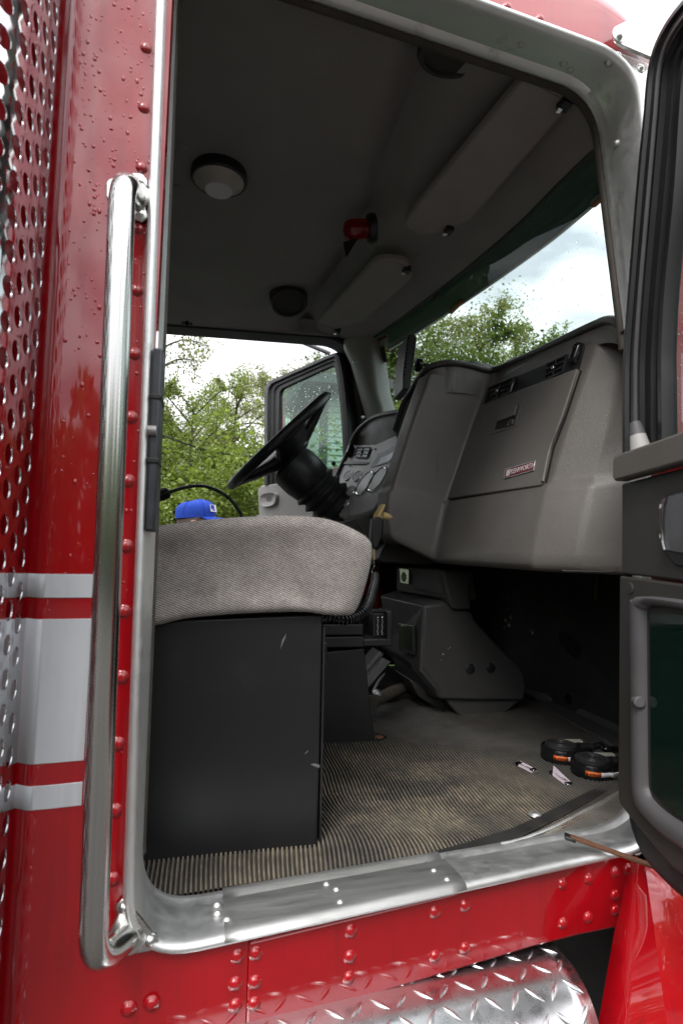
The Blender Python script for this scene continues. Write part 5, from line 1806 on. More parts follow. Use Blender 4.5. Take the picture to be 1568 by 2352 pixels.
s = MB(); s.tube(smooth_path([IP(u, v, .004) for u, v in [(766, 1130), (776, 1094), (794, 1055), (809, 1020)]], 4), 0.010, 8); s.build('panel_rim', DASH_DARK, DB)
s = MB(); s.tube(smooth_path([IP(u, v, .006) for u, v in [(800, 1195), (814, 1193), (850, 1184), (870, 1172), (882, 1150)]], 4), 0.012, 8); s.build('panel_rim', DASH, DB)
s = MB(); s.plate([IP(u, v, .005) for u, v in [(855, 1076), (872, 1044), (916, 1025), (908, 1055), (898, 1065)]], NP * 0.0015); s.build('display_frame', BLACKP, DB, smooth=0)
s = MB(); s.plate([IP(u, v, .0068) for u, v in [(868, 1072), (878, 1055), (909, 1040), (904, 1054), (896, 1062)]], NP * 0.0006); s.build('display', mat_plain('grey_screen', (0.10, 0.105, 0.115), 0.25), DB, smooth=0)
def gauge(u, v, du, dv, r, lift=0.004):
    c = IP(u, v, lift)
    ax = NP if r > 0.04 else V((-0.76, -0.44, 0.48)).normalized()    # the small ones sit in pods turned to the cab's middle
    if r < 0.04:
        s = MB(); s.lathe(c - ax * 0.022, ax, [(r * 1.04, 0), (r * 1.04, 0.022)], 28); s.build('gauge_pod', PANEL, DB)
    s = MB(); s.lathe(c, ax, [(r * 1.0, 0), (r * 1.02, r * .09), (r * 0.96, r * .15), (r * 0.90, r * .10)], 32); s.build('gauge_rim', CHROME, DB)
    s = MB(); s.lathe(c, ax, [(r * 0.905, r * .10), (r * 0.6, r * .105), (0, r * .11)], 32); s.build('gauge', GAUGE, DB)
for u, v, r in [(841.5, 1112.5, .049), (870.5, 1104, .049), (802, 1094, .0225), (823, 1095, .0225), (788, 1129, .0225), (807, 1130, .0225), (797, 1157, .015)]:
    gauge(u, v, 0, 0, r)
vent([(822, 1030), (854, 1030), (846, 1053), (817, 1052)], 'panel_vent', 3, IP, .004)
s = MB(); s.tube([IP(812, 1032, .012), IP(806, 1050, .012)], 0.016, 12); s.build('panel_knob', BLACKG, DB, bevel=.004)
for u, v in [(807, 1072), (865, 1034)]:
    stick('panel_screw', dome_mesh('screw', BLACKG, .004, .003, 8, 2), IP(u, v, .006), NP, DB)
# hood over the cluster
hood = [(806, 1017), (819, 992), (840, 971), (863, 957), (893, 949), (922, 943), (945, 922), (960, 900), (990, 880)]
ho = [onY(u, v, y) for (u, v), y in zip(hood, [1.47, 1.44, 1.38, 1.30, 1.2, 1.12, 1.05, 1.0, .95])]
hi = [IP(u, v, -.01) for u, v in [(800, 1024), (815, 1022), (836, 1022), (858, 1022), (880, 1016), (905, 1006), (925, 998), (935, 990), (950, 985)]]
s = MB(); s.grid([[p + V((.06, 0, .004)) for p in ho], [p + V((0.004, 0, .005)) for p in ho], ho, lerp_l(ho, hi, 0.5), hi]); s.build('cluster_hood', DASH_DARK, DB, smooth=70)
s = MB(); s.tube(smooth_path([p + V((-.002, 0, 0)) for p in ho], 4), 0.008, 8); s.build('hood_lip', DASH, DB)
# dark fill behind the panel
s = MB(); s.box((0.74, 0.80, 1.60), (1.0, 1.60, 2.0)); s.build('dash_core', BLACKP, DB, smooth=0)
s = MB(); s.plate([V((.53, .84, 1.62)), V((.53, 1.55, 1.62)), V((1.05, 1.55, 1.66)), V((1.05, .84, 1.66))], (0, 0, 0.02)); s.build('dash_underside', BLACKP, DB, smooth=0)
s = MB(); s.plate([onY(u, v, .90) for u, v in [(868, 1285), (878, 1262), (892, 1240), (1010, 1290), (990, 1298), (880, 1292)]], (0, .4, 0)); s.build('knee_panel', DASH_DARK, DB, bevel=.005)
s = MB(); s.plate([onY(u, v, .97) for u, v in [(812, 1192), (866, 1180), (893, 1160), (898, 1245), (878, 1280), (866, 1290), (850, 1250)]], (0, .3, 0)); s.build('knee_panel', DASH_DARK, DB, bevel=.005)
# trailer brake valve knob
s = MB(); kp = onY(877, 1184, .775); s.lathe(kp, V((-.8, -.1, .1)), [(0.010, -0.05), (0.010, 0.0), (0.014, 0.001)], 14); s.build('valve_stem', CREAM, DB)
kn = V((-.8, -.1, .1)).normalized()
s = MB(); kc = kp + kn * .002; s.plate(fillet([kc + V((-.32, .8, 0)).normalized() * a + V((0, 0, b_)) + V((.009, 0, .0)) * (1 if b_ > 0 else -1) for a, b_ in ((-.008, -.030), (.008, -.030), (.012, 0), (.008, .030), (-.008, .030), (-.012, 0))], .006, 3, True), kn * 0.008); s.build('valve_knob', CREAM, DB, bevel=.002)

# ================================================================== steering wheel and column
SWP = part('steering_wheel', TRUCK, 'black steering wheel seen edge on')
WC = V((0.233, 1.30, 1.985))
ta = V((0.690, 0, 0.724)).normalized()                        # up the wheel's face
tn = V((-0.724, -0.036, 0.690)).normalized()                    # towards the driver
tn = (tn - ta * tn.dot(ta)).normalized()
tb_ = ta.cross(tn).normalized()
WR = 0.232
s = MB()
rows = []
for k in range(56):
    a = 2 * math.pi * k / 56
    d = ta * math.cos(a) + tb_ * math.sin(a)
    rows.append([WC + d * WR + (d * math.cos(q) * 0.0150 + tn * math.sin(q) * 0.0175) for q in [2 * math.pi * j / 12 for j in range(12)]])
rows.append(rows[0])
s.grid(rows, True); s.build('rim', BLACKP, SWP, smooth=80)
def spoke(a0):
    d = ta * math.cos(a0) + tb_ * math.sin(a0)
    e = tn.cross(d)
    s = MB()
    rows = []
    for w, half, drop, th in ((0.02, .075, .055, .030), (0.35, .072, .046, .028), (0.62, .066, .028, .023), (0.85, .070, .011, .017), (1.0, .095, .003, .012)):
        c = WC + d * WR * w - tn * drop
        rows.append([c + e * half * math.cos(q) + tn * th * math.sin(q) for q in [2 * math.pi * j / 12 for j in range(12)]])
    s.grid(rows, True, True); s.build('spoke', BLACKP, SWP, smooth=80)
for a in (R(0), R(90), R(180), R(270)): spoke(a)
s = MB(); s.lathe(WC - tn * 0.085, tn, [(0.060, 0), (0.078, 0.01), (0.080, 0.045), (0.066, 0.06), (0, 0.064)], 28); s.build('hub', BLACKP, SWP)
SC = part('steering_column', TRUCK, 'black steering column with a bellows boot')
cx = (V((0.497, 1.30, 1.716)) - V((0.305, 1.30, 1.880))).normalized()
c0 = V((0.290, 1.30, 1.893))
s = MB(); s.lathe(c0, cx, [(0.060, -0.03), (0.080, -0.02), (0.086, 0.0), (0.087, 0.05), (0.080, 0.092), (0.074, 0.098)], 32); s.build('housing', mat_plain('column_plastic', (0.026, 0.026, 0.028), 0.4, 0.5, 0.1, 20, 0.12, 500), SC)
prof_b = [(0.074, 0.085)]
for k in range(6):
    h0 = 0.095 + k * 0.036
    prof_b += [(0.088 - .001 * k, h0 + 0.006), (0.090 - .001 * k, h0 + 0.012), (0.074 - 0.001 * k, h0 + 0.026), (0.073 - .001 * k, h0 + .031)]
s = MB(); s.lathe(c0, cx, prof_b, 36); s.build('boot', RUBBER, SC, smooth=80)
for u, v in [(662, 1097), (766, 1065)]:
    p = onY(u, v, 1.222)
    stick('screw', dome_mesh('screw', INK, 0.008, 0.003, 10, 2), p, (0, -1, 0), SC)

# ================================================================== passenger door (standing open) at the right
PDR = part('passenger_door', TRUCK, 'open passenger door with taupe trim and black window frame')
HG = V((0.607, -0.010, 0))                                      # hinge line
da = R(78.4)
DU = V((-math.cos(da), -math.sin(da), 0))                       # from the hinge to the free edge
DN = V((-math.sin(da), math.cos(da), 0))                        # the door's inner face looks this way
if DN.x > 0: DN = -DN
def pd(u, v, lift=0.0): return on(u, v, DN, DN.dot(HG)) + DN * lift
def pline(pix, lift): return [pd(u, v, lift) for u, v in pix]
WOUT = [(1438, 1060), (1437.6, 873), (1441, 792), (1451.5, 658), (1470, 430), (1486, 268), (1494.5, 174), (1508, 115), (1532, 62), (1566, 14), (1610, -30), (1680, -75)]
WIN = [(1519, 1060), (1517, 873), (1517, 792), (1524, 658), (1546, 430), (1556, 268), (1563, 174), (1574, 130), (1595, 95), (1625, 60), (1660, 30), (1705, 5)]
wo_, wi_ = smooth_path(pline(WOUT, 0), 4), smooth_path(pline(WIN, 0), 4)
def band(t, lift): return [p.lerp(q, t) + DN * lift for p, q in zip(wo_, wi_)]
s = MB()
s.grid([band(0.30, -0.030), band(0.0, 0.0), band(0.03, 0.008), band(0.14, 0.009), band(0.17, 0.004), band(0.30, 0.004), band(0.33, 0.001), band(0.42, 0.001), band(0.44, -0.006), band(0.62, -0.006), band(0.64, -0.012), band(0.80, -0.012), band(0.83, -0.004), band(0.93, -0.004), band(0.98, -0.012), band(1.0, -0.022)])
s.build('window_frame', mat_plain('black_window_frame', (0.012, 0.012, 0.013), 0.38, 0.5, 0.15, 14, 0.1, 300), PDR, smooth=45)
s = MB(); s.tube(fillet([wo_[-1] - DN * .02] + [pd(u, v, -.02) for u, v in [(2060, -190), (2150, -140), (2210, 700), (2180, 960)]], .05, 5), 0.022, 10); s.build('window_frame', BLACKP, PDR, smooth=60)
s = MB(); s.tube([p + DN * 0.005 for p in band(0.38, 0)], 0.003, 8); s.build('run_channel', GREYM, PDR)
gl = [pd(u, v, -0.018) for u, v in [(1500, 1070), (1500, 760), (1520, 560), (1540, 250), (1580, 90), (1700, -70), (2050, -180), (2140, -130), (2200, 700), (2180, 1060)]]
s = MB(); s.plate(gl, -DN * 0.004); s.build('window_pane', GLASS_P, PDR, smooth=0)
dp = MB(); pts = []
for k in range(150):
    u, v = random.uniform(1519, 1600), random.uniform(380, 1010)
    p = pd(u, v, -0.0225)
    pts.append((p, -DN, random.uniform(0.0008, 0.0024), random.uniform(.9, 1.5)))
drops(dp, pts); o = dp.build('raindrops', WATER, PDR, smooth=80, recalc=False); o['kind'] = 'stuff'
# body of the door: red skin outside, trim inside
def slab(pix, l0, l1, mat, name, bev=0.004, label=None, bs=3):
    s = MB(); s.plate(pline(pix, l1), -DN * (l1 - l0)); return s.build(name, mat, PDR, bevel=bev, bseg=bs, label=label)
slab([(1472, 1060), (1474, 1830), (1490, 1930), (1520, 2010), (1600, 2085), (1900, 2300), (2100, 2300), (2100, 1060)], -0.050, -0.012, RED, 'outer_skin', label='red outer skin of the open door')
slab([(1441, 1112), (1441, 1319), (1500, 1325), (1620, 1340), (1900, 1380), (2000, 960), (1620, 1063), (1568, 1078)], 0.004, 0.010, TRIM_D, 'door_trim')
slab([(1439, 1323), (1437, 1600), (1436, 1830), (1441, 1850), (1540, 1968), (1568, 1998), (1700, 2080), (1900, 2100), (1900, 1388), (1620, 1346), (1500, 1330)], 0.005, 0.012, TRIM_D, 'lower_trim')
slab([(1450, 1060), (1454, 1050), (1476, 1040), (1568, 1010), (1700, 965), (1900, 890), (1920, 985), (1568, 1078), (1455, 1107), (1450, 1099)], 0.008, 0.030, TRIM, 'armrest', 0.008, 'light taupe arm pad under the door window')
slab([(1460, 1850), (1464, 1895), (1472, 1955), (1520, 2010), (1600, 2080), (1640, 2110), (1660, 2080), (1568, 1998)], -0.03, 0.004, RUBBER, 'lower_edge', 0.003)
s = MB(); s.tube(smooth_path(pline([(1438, 1830), (1440, 1872), (1450, 1915), (1472, 1962), (1520, 2016), (1580, 2068), (1660, 2130)], -0.012), 5), 0.009, 10); s.build('weatherstrip', RUBBER, PDR, smooth=80)
for u, v in [(1481, 1893), (1523, 1935)]:
    stick('screw', dome_mesh('screw', BLACKG, .004, .003, 8, 2), pd(u, v, .0045), DN, PDR)
s = MB(); s.lathe(pd(1466, 1352, .012), DN, [(0.0085, -.002), (0.0085, .0012), (0.0075, .0022), (0, .0022)], 20, None); s.build('trim_plug', TRIM_D, PDR)
# low vent window in the door: grey surround and green glass
VO = [(1700, 1395), (1568, 1375), (1500, 1370), (1482, 1378), (1477, 1400), (1480, 1600), (1483, 1800), (1490, 1845), (1505, 1870), (1568, 1930), (1700, 2010)]
VI = [(1700, 1425), (1568, 1398), (1525, 1394), (1511, 1402), (1507, 1425), (1508, 1600), (1510, 1780), (1514, 1815), (1526, 1838), (1568, 1872), (1700, 1950)]
vo_, vi_ = smooth_path(pline(VO, 0), 4), smooth_path(pline(VI, 0), 4)
def vb(t, l): return [p.lerp(q, t) + DN * l for p, q in zip(vo_, vi_)]
s = MB(); s.grid([vb(0, .010), vb(0.04, .020), vb(0.2, .024), vb(.55, .024), vb(.8, .021), vb(.92, .014), vb(1.0, -.004)]); s.build('vent_window_frame', GREYM, PDR, smooth=60)
s = MB(); s.grid([vb(1.0, .004), vb(1.12, .006), vb(1.35, .004), vb(1.5, .002)]); s.build('vent_window_gasket', mat_plain('teal_gasket', (0.045, 0.075, 0.065), 0.35), PDR, smooth=60)
s = MB(); s.plate([pd(u, v, .0125) for u, v in [(1512, 1405), (1700, 1425), (1700, 1945), (1568, 1868), (1516, 1815)]], DN * 0.001); s.build('vent_window_pane', mat_plain('dark_vent_glass', (0.006, 0.018, 0.013), 0.08, 0.6), PDR, smooth=0)
s = MB(); s.tube([pd(1493, 1612, .020), pd(1506, 1614, .022)], 0.008, 12); s.build('vent_latch', GREYM, PDR, bevel=.002)
# lock plunger, switch plate
s = MB(); k0, k1 = pd(1492, 1046, 0.012), pd(1483, 972, 0.016); ax_ = (k1 - k0); L_ = ax_.length
s.lathe(k0, ax_, [(0.0155, -0.01), (0.0150, 0.0), (0.0105, L_ * 0.62), (0.0, L_ * .63)], 18); s.build('lock_cone', LTRIM, PDR)
s = MB(); s.lathe(k0, ax_, [(0.0108, L_ * 0.60), (0.0075, L_), (0.004, L_ * 1.04), (0, L_ * 1.05)], 18); s.build('lock_cap', GREYM, PDR)
sw_ = [(1560, 1141), (1549, 1150), (1545, 1200), (1548, 1250), (1560, 1267), (1640, 1280), (1640, 1120)]
slab([(1555, 1136), (1543, 1146), (1540, 1230), (1546, 1268), (1575, 1300), (1640, 1310), (1640, 1110)], .010, .014, BLACKP, 'switch_bezel', 0.002)
s = MB(); s.plate(pline(sw_, .0145), DN * 0.005); s.build('switch_panel', mat_plain('dark_grey_switch', (0.06, 0.06, 0.065), 0.3), PDR, bevel=.002)
s = MB(); s.tube(smooth_path(pline([(1563, 1143), (1557, 1170), (1555, 1205), (1557, 1240), (1562, 1264)], .021), 4), 0.0016, 8); s.build('switch_edge', CHROME, PDR)
for v in (1160, 1228):
    s = MB(); s.plate(pline([(1549, v), (1554, v - 1), (1554, v + 8), (1549, v + 9)], .0200), DN * .0006); s.build('switch_icon', WHITEP, PDR, smooth=0)

# ================================================================== driver's door, open on the far side
DDR = part('driver_door', TRUCK, 'open driver door seen through the cab')
dh = at(792, 818, 2.47)
df = at(613, 884, 2.47 * (448 / 377.0))
DE = (df - dh); DE.z = 0; DE.normalize()
DM = V((DE.y, -DE.x, 0))
if DM.y > 0: DM = -DM
def dd_(u, v, lift=0.0): return on(u, v, DM, DM.dot(dh)) + DM * lift
oW = [(808, 1150), (808, 1010), (800, 900), (789, 830), (782, 815), (770, 812), (700, 842), (630, 873), (617, 883), (611, 905), (611, 1010), (611, 1115)]
iW = [(788, 1150), (784, 1010), (776, 900), (767, 848), (764, 842), (758, 842), (704, 866), (655, 889), (646, 896), (642, 912), (640, 1010), (637, 1115)]
a_o, a_i = smooth_path([dd_(u, v) for u, v in oW], 3), smooth_path([dd_(u, v) for u, v in iW], 3)
def wb(t, l): return [p.lerp(q, t) + DM * l for p, q in zip(a_o, a_i)]
s = MB(); s.grid([wb(0, -.03), wb(0, .006), wb(.08, .016), wb(.35, .018), wb(.42, .006), wb(.62, .006), wb(.68, -.002), wb(.95, -.002), wb(1.0, -.02)]); s.build('window_frame', mat_plain('charcoal_window_frame', (0.030, 0.029, 0.031), 0.4), DDR, smooth=45)
s = MB(); s.tube([p + DM * .001 for p in wb(.5, 0)], 0.004, 6); s.build('run_channel', BLACKG, DDR)
s = MB(); s.plate([dd_(u, v, -.012) for u, v in [(650, 1115), (643, 905), (650, 890), (760, 840), (768, 848), (790, 1010), (790, 1150)]], -DM * .004); s.build('window_pane', GLASS_D, DDR, smooth=0)
s = MB(); s.tube([dd_(u, v, -.03) for u, v in [(637, 912), (636, 1010), (632, 1110)]], 0.016, 8); s.build('outer_frame', RED, DDR)
dp = MB(); pts = []
for k in range(260):
    u, v = random.uniform(650, 784), random.uniform(850, 1105)
    pts.append((dd_(u, v, -.0075), DM, random.uniform(.0014, .0034), random.uniform(.8, 1.6)))
drops(dp, pts); o = dp.build('raindrops', WATER, DDR, smooth=80, recalc=False); o['kind'] = 'stuff'
# light grey trim panel with a scooped pull
def tslab(pix, l0, l1, mat, name, bev=0.006):
    s = MB(); s.plate([dd_(u, v, l1) for u, v in pix], -DM * (l1 - l0)); return s.build(name, mat, DDR, bevel=bev, bseg=3)
tslab([(596, 1126), (604, 1116), (640, 1111), (660, 1106), (700, 1090), (830, 1060), (850, 1300), (600, 1320), (600, 1200)], -.04, .012, LTRIM, 'door_trim')
SC_ = [(606, 1142), (616, 1134), (640, 1132), (646, 1142), (640, 1160), (618, 1166), (607, 1158)]
cc_ = sum([dd_(u, v) for u, v in SC_], V((0, 0, 0))) / 7
so = smooth_path([dd_(u, v, .0125) for u, v in SC_ + SC_[:1]], 4)
s = MB(); s.grid([so, [cc_ + (p - cc_) * .92 + DM * .017 for p in so], [cc_ + (p - cc_) * .72 + DM * .012 for p in so], [cc_ + (p - cc_) * .3 + DM * .0125 for p in so]]); s.build('door_pull', LTRIM, DDR, smooth=80)
s = MB(); s.plate([dd_(u, v, .0132) for u, v in [(612, 1143), (636, 1138), (641, 1142), (636, 1156), (618, 1161), (611, 1154)]], DM * .0008); s.build('pull_shade', mat_plain('grey_pull_shade', (0.22, 0.21, 0.20), 0.6), DDR, smooth=0)  # darker plate paints the shade inside the scooped pull
tslab([(600, 1184), (850, 1184), (850, 1300), (600, 1300)], .012, .03, mat_plain('pale_door_shelf', (0.30, 0.29, 0.28), 0.5), 'door_shelf', .004)
b = MB(); b.plate([dd_(u, v, -.045) for u, v in [(606, 1118), (850, 1060), (850, 1400), (606, 1420)]], -DM * .03); b.build('outer_skin', RED, DDR, bevel=.003)
b = MB(); b.box((dd_(616, 1110).x - .012, dd_(616, 1110).y - .01, dd_(616, 1112).z), (dd_(616, 1110).x + .012, dd_(616, 1110).y + .01, dd_(616, 1098).z)); b.build('lock_knob', GREYM, DDR, bevel=.004)
# barcode label on the frame's hinge edge and the hinge pillar
HPp = [(790, 840), (800, 836), (826, 905), (838, 975), (812, 1040), (806, 1000)]
hp_ = [at(u, v, 2.50) for u, v in HPp]
s = MB(); s.plate(hp_, V((.02, .06, 0))); s.build('hinge_pillar', mat_plain('dark_jamb', (0.025, 0.022, 0.025), 0.45), DDR, bevel=.003)
lb = [at(u, v, 2.485) for u, v in [(790, 897), (802, 898), (807, 972), (796, 974)]]
nl = (lb[1] - lb[0]).cross(lb[3] - lb[0]).normalized()
if nl.y > 0: nl = -nl
s = MB(); s.plate(lb, nl * .001); s.build('barcode_label', LILAC, DDR, smooth=0, label='lilac barcode label on the door edge')
def lbp(a, b_): return lb[0].lerp(lb[1], a).lerp(lb[3].lerp(lb[2], a), b_) + nl * .0014
bc = MB()
w = 0.05
while w < 0.95:
    t = random.choice((.008, .012, .02))
    if not 0.55 < w < 0.62:
        bc.plate([lbp(.12, w), lbp(.46, w), lbp(.46, w + t), lbp(.12, w + t)], nl * .0004)
    w += t + random.choice((.008, .012, .02))
for col, w0, w1 in ((.62, .05, .40), (.76, .08, .5), (.62, .5, .9), (.86, .3, .8)):
    bc.plate([lbp(col, w0), lbp(col + .05, w0), lbp(col + .05, w1), lbp(col, w1)], nl * .0004)
bc.build('barcode', INK, DDR, smooth=0)
# mirror arm above the driver's door
s = MB(); s.tube([at(660, 772, 2.75), at(757, 812, 2.72)], 0.010, 8); s.build('mirror_arm', GREYM, DDR)

# ================================================================== gooseneck
GN = part('gooseneck_lamp', TRUCK, 'black gooseneck with a ribbed head')
gp = [onY(u, v, 1.18) for u, v in [(556, 1192), (546, 1170), (528, 1146), (500, 1127), (470, 1117), (440, 1117), (412, 1123), (388, 1131)]]
gp = [gp[0] + V((.01, 0, -.12))] + gp
path = resample(smooth_path(gp, 8), 150)
s = MB(); s.tube(path, [0.0058 + 0.0011 * math.cos(k * 2.1) for k in range(150)], 8); s.build('neck', BLACKP, GN, smooth=80)
s = MB(); ax = (gp[-1] - gp[-2]).normalized()
s.lathe(gp[-1] - ax * .004, ax, [(0.008, 0), (0.016, 0.004), (0.017, 0.05), (0.012, 0.06)], 20); s.build('head', BLACKP, GN)
for k in range(12):
    a = 2 * math.pi * k / 12
    n1 = ax.orthogonal().normalized(); n2 = ax.cross(n1)
    d = n1 * math.cos(a) + n2 * math.sin(a)
    s = MB(); s.tube([gp[-1] + d * .017 + ax * .004, gp[-1] + d * .018 + ax * .048], 0.0022, 5); s.build('fin', BLACKG, GN)

# ================================================================== loose things
# ---- screen on its windshield mount
MS = empty('mounted_screen', onY(940, 840, .98))
tag(MS, 'black screen seen edge on, held up on a short arm before the windshield', 'screen')
MY = 0.98
sc4 = [onY(u, v, MY) for u, v in [(937, 768), (952, 767), (958, 775), (948, 840), (943, 896), (925, 894), (925, 862), (931, 810)]]
s = MB(); s.plate(sc4, (0.012, 0.13, 0)); s.build('case', BLACKP, MS, bevel=.004)
s = MB(); s.plate([onY(u, v, MY - .001) for u, v in [(953, 776), (957, 776), (948, 850), (943, 860), (941, 856)]], (0.004, 0.12, 0)); s.build('glass', BLACKG, MS, bevel=.002)
for k in range(11):
    w = k / 10
    a, b_ = onY(936 - 8 * w, 778 + 84 * w, MY - .0015), onY(939 - 8 * w, 776 + 84 * w, MY - .0015)
    s = MB(); s.tube([a, b_], 0.0018, 5); s.build('grip_rib', BLACKG, MS)
c = onY(955, 838, MY + .03)
s = MB(); s.lathe(c, (1, 0.1, 0), [(0.014, 0), (0.022, .004), (0.022, .016), (0.012, .02)], 18); s.build('swivel', BLACKG, MS)
s = MB(); s.tube([c, onY(980, 838, MY + .02), onY(990, 846, MY + .02)], 0.006, 8); s.build('arm', BLACKP, MS)
s = MB(); s.tube(smooth_path([onY(944, 890, MY), onY(948, 905, MY), onY(965, 908, MY - .02), onY(980, 900, MY - .05)], 6), 0.004, 6); s.build('cable', BLACKP, MS)

# ---- radio hand microphone clipped below the dash, with its coiled cord
RM = empty('radio_microphone', onY(868, 1230, .74))
tag(RM, 'black radio hand microphone whose coiled cord loops under the seat cushion', 'microphone')
RY = 0.74
s = MB(); s.plate([onY(u, v, RY) for u, v in [(855, 1190), (872, 1186), (882, 1196), (878, 1232), (868, 1258), (858, 1262), (852, 1240)]], (0.006, 0.045, 0)); s.build('body', BLACKP, RM, bevel=.005, bseg=3)
for k in range(14):
    w = k / 13
    a = onY(851 - 6 * w, 1192 + 40 * w, RY + .002); b_ = onY(855 - 6 * w, 1192 + 40 * w, RY + .002)
    s = MB(); s.tube([a, b_], 0.0012, 5); s.build('grip_rib', GREYM, RM)
s = MB(); s.tube([onY(858, 1262, RY + .01), onY(858.5, 1286, RY + .005)], 0.0048, 10); s.build('strain_relief', mat_plain('brass_relief', (0.30, 0.22, 0.12), 0.35), RM)
cordc = [onY(u, v, y) for u, v, y in [(858.5, 1286, .72), (860, 1300, .70), (854, 1313, .66), (862, 1322, .62), (861, 1340, .56), (855, 1362, .48), (848, 1386, .42), (836, 1404, .38), (818, 1416, .36), (796, 1423, .34), (770, 1421, .33), (745, 1410, .33), (725, 1402, .36)]]
head = smooth_path(cordc[:4], 6)
s = MB(); s.tube(head, 0.0024, 8); s.build('cord_end', BLACKG, RM)
core = smooth_path(cordc[3:], 10)
turns = 46
n = turns * 12
cr2 = resample(core, n)
coil = []
for k in range(n):
    t = (cr2[min(k + 1, n - 1)] - cr2[max(k - 1, 0)]).normalized()
    e1 = t.cross(V((0, 1, 0.2))).normalized(); e2 = t.cross(e1)
    a = 2 * math.pi * k / 12
    coil.append(cr2[k] + (e1 * math.cos(a) + e2 * math.sin(a)) * 0.0080)
s = MB(); s.tube(coil, 0.0027, 6); s.build('coiled_cord', BLACKG, RM, smooth=80)

# ---- two foot switches on the mat
def foot_switch(u, v, label, hose):
    c = onZ(u, v, ZF + .006)
    o = empty('foot_switch', c)
    tag(o, label, 'foot switch', 'foot switches on the floor mat')
    d = V((0.98, -0.17, 0)).normalized()                        # towards the hose
    e = V((-d.y, d.x, 0))
    Rr = 0.044
    def outline(r, neck, z):
        pts = []
        for k in range(28):
            a = R(35) + (2 * math.pi - R(70)) * k / 27
            pts.append(c + d * math.cos(a) * r + e * math.sin(a) * r + V((0, 0, z)))
        pts += [c + d * neck - e * r * .34 + V((0, 0, z)), c + d * (neck + .006) + V((0, 0, z)), c + d * neck + e * r * .34 + V((0, 0, z))]
        return pts
    s = MB(); s.grid([outline(Rr * .98, 0.064, 0), outline(Rr, .066, .004), outline(Rr, .066, .024), outline(Rr * .96, .062, .028), outline(Rr * .86, .052, .029), outline(Rr * .84, .050, .0275)], True, True)
    s.build('housing', BLACKG, o, smooth=50)
    s = MB(); s.lathe(c + V((0, 0, .0275)), (0, 0, 1), [(Rr * .80, 0), (Rr * .78, .006), (Rr * .70, .0075), (Rr * .66, .006), (Rr * .58, .006), (Rr * .55, .008), (Rr * .45, .008), (Rr * .42, .006), (Rr * .33, .006), (Rr * .30, .008), (Rr * .18, .008), (Rr * .15, .006), (0, .0065)], 32); s.build('button', RUBBER, o, smooth=40)
    # hose and neck collar
    h0 = c + d * .062 + V((0, 0, .020))
    hp = [h0, h0 + d * .03 + V((0, 0, .010))] + [onZ(uu, vv, ZF + zz) for uu, vv, zz in hose]
    s = MB(); s.tube(smooth_path(hp, 6), 0.0075, 10); s.build('hose', BLACKG, o, smooth=80)
    s = MB(); s.tube([c + d * .042 + V((0, 0, .022)), h0 + d * .012 + V((0, 0, .004))], [0.014, .0095], 12); s.build('hose_collar', BLACKP, o, smooth=60)
    # warning label on the near flank
    view = (V((CAM.x, CAM.y, 0)) - V((c.x, c.y, 0))).normalized()
    side_ = e if e.dot(view) > 0 else -e
    def flank(t, z):                                            # t along the flank, tangent to the round part
        base = c + side_ * Rr * 1.0 * (1 if t < 0.02 else 1 - (t - .02) * 8.2) + d * t
        if t < 0.02:
            a = math.atan2(Rr, t); q = math.sqrt(max(Rr * Rr - t * t, 1e-8)); base = c + side_ * q + d * t
        return base + side_ * .0012 + V((0, 0, z))
    s = MB(); ts = [-.031, -.026, -.020, -.012, -.004]; s.grid([[flank(t, .009) for t in ts], [flank(t, .0185) for t in ts]]); s.build('warning_label', ORANGE, o, smooth=60, solid=.0005)
    ts = [-.0035, .004, .010, .016, .020, .028, .036, .044]
    s = MB(); s.grid([[flank(t, .009) for t in ts], [flank(t, .0185) for t in ts]]); s.build('warning_text_label', WHITEP, o, smooth=60, solid=.0005)
    tg_ = (flank(-.008, 0) - flank(-.024, 0)).normalized()
    nn_ = V((tg_.y, -tg_.x, 0)) if V((tg_.y, -tg_.x, 0)).dot(side_) > 0 else V((-tg_.y, tg_.x, 0))
    m = flank(-.0145, .0138) + nn_ * .0012
    text_mesh('ATTENTION', 'lettering', INK, m, tg_, (0, 0, 1), 0.0052, 0.0002, o, (.8, 1.1))
    tri = MB(); tc_ = flank(-.0285, .0138) + side_ * .0012 - d * .0012
    tri.plate([tc_ - d * .003 - V((0, 0, .0028)), tc_ + d * .003 - V((0, 0, .0028)), tc_ + V((0, 0, .0032))], side_ * .0004); tri.build('warning_triangle', INK, o, smooth=0)
    ln = MB()
    for k in range(3):
        z = .0112 + .0026 * k
        a, b_ = flank(.021, z) + side_ * .0012, flank(.042, z) + side_ * .0012
        ln.plate([a, b_, b_ + V((0, 0, .0008)), a + V((0, 0, .0008))], side_ * .0003)
    ln.build('fine_print', INK, o, smooth=0)
    stick('screw', dome_mesh('screw', ALU, .006, .003, 10, 3), flank(.052, .0135) + side_ * .001, side_, o)
    tl = MB(); t0_ = c + d * .030 - side_ * .030 + V((0, 0, .0282))
    tl.obox(t0_ + d * .014 - side_ * .004, d * .022, side_ * .007, V((0, 0, .0022))); tl.build('type_plate', mat_plain('pale_type_plate', (.42, .42, .36), .5), o, bevel=.0008)
foot_switch(1287, 1742, 'black foot switch farther from the sill, with an orange ATTENTION label', [(1392, 1722, .034), (1425, 1722, .030), (1480, 1735, .025)])
foot_switch(1359, 1777, 'black foot switch nearer the sill, its orange label beside the door edge', [(1465, 1772, .030), (1500, 1770, .026), (1540, 1770, .024)])

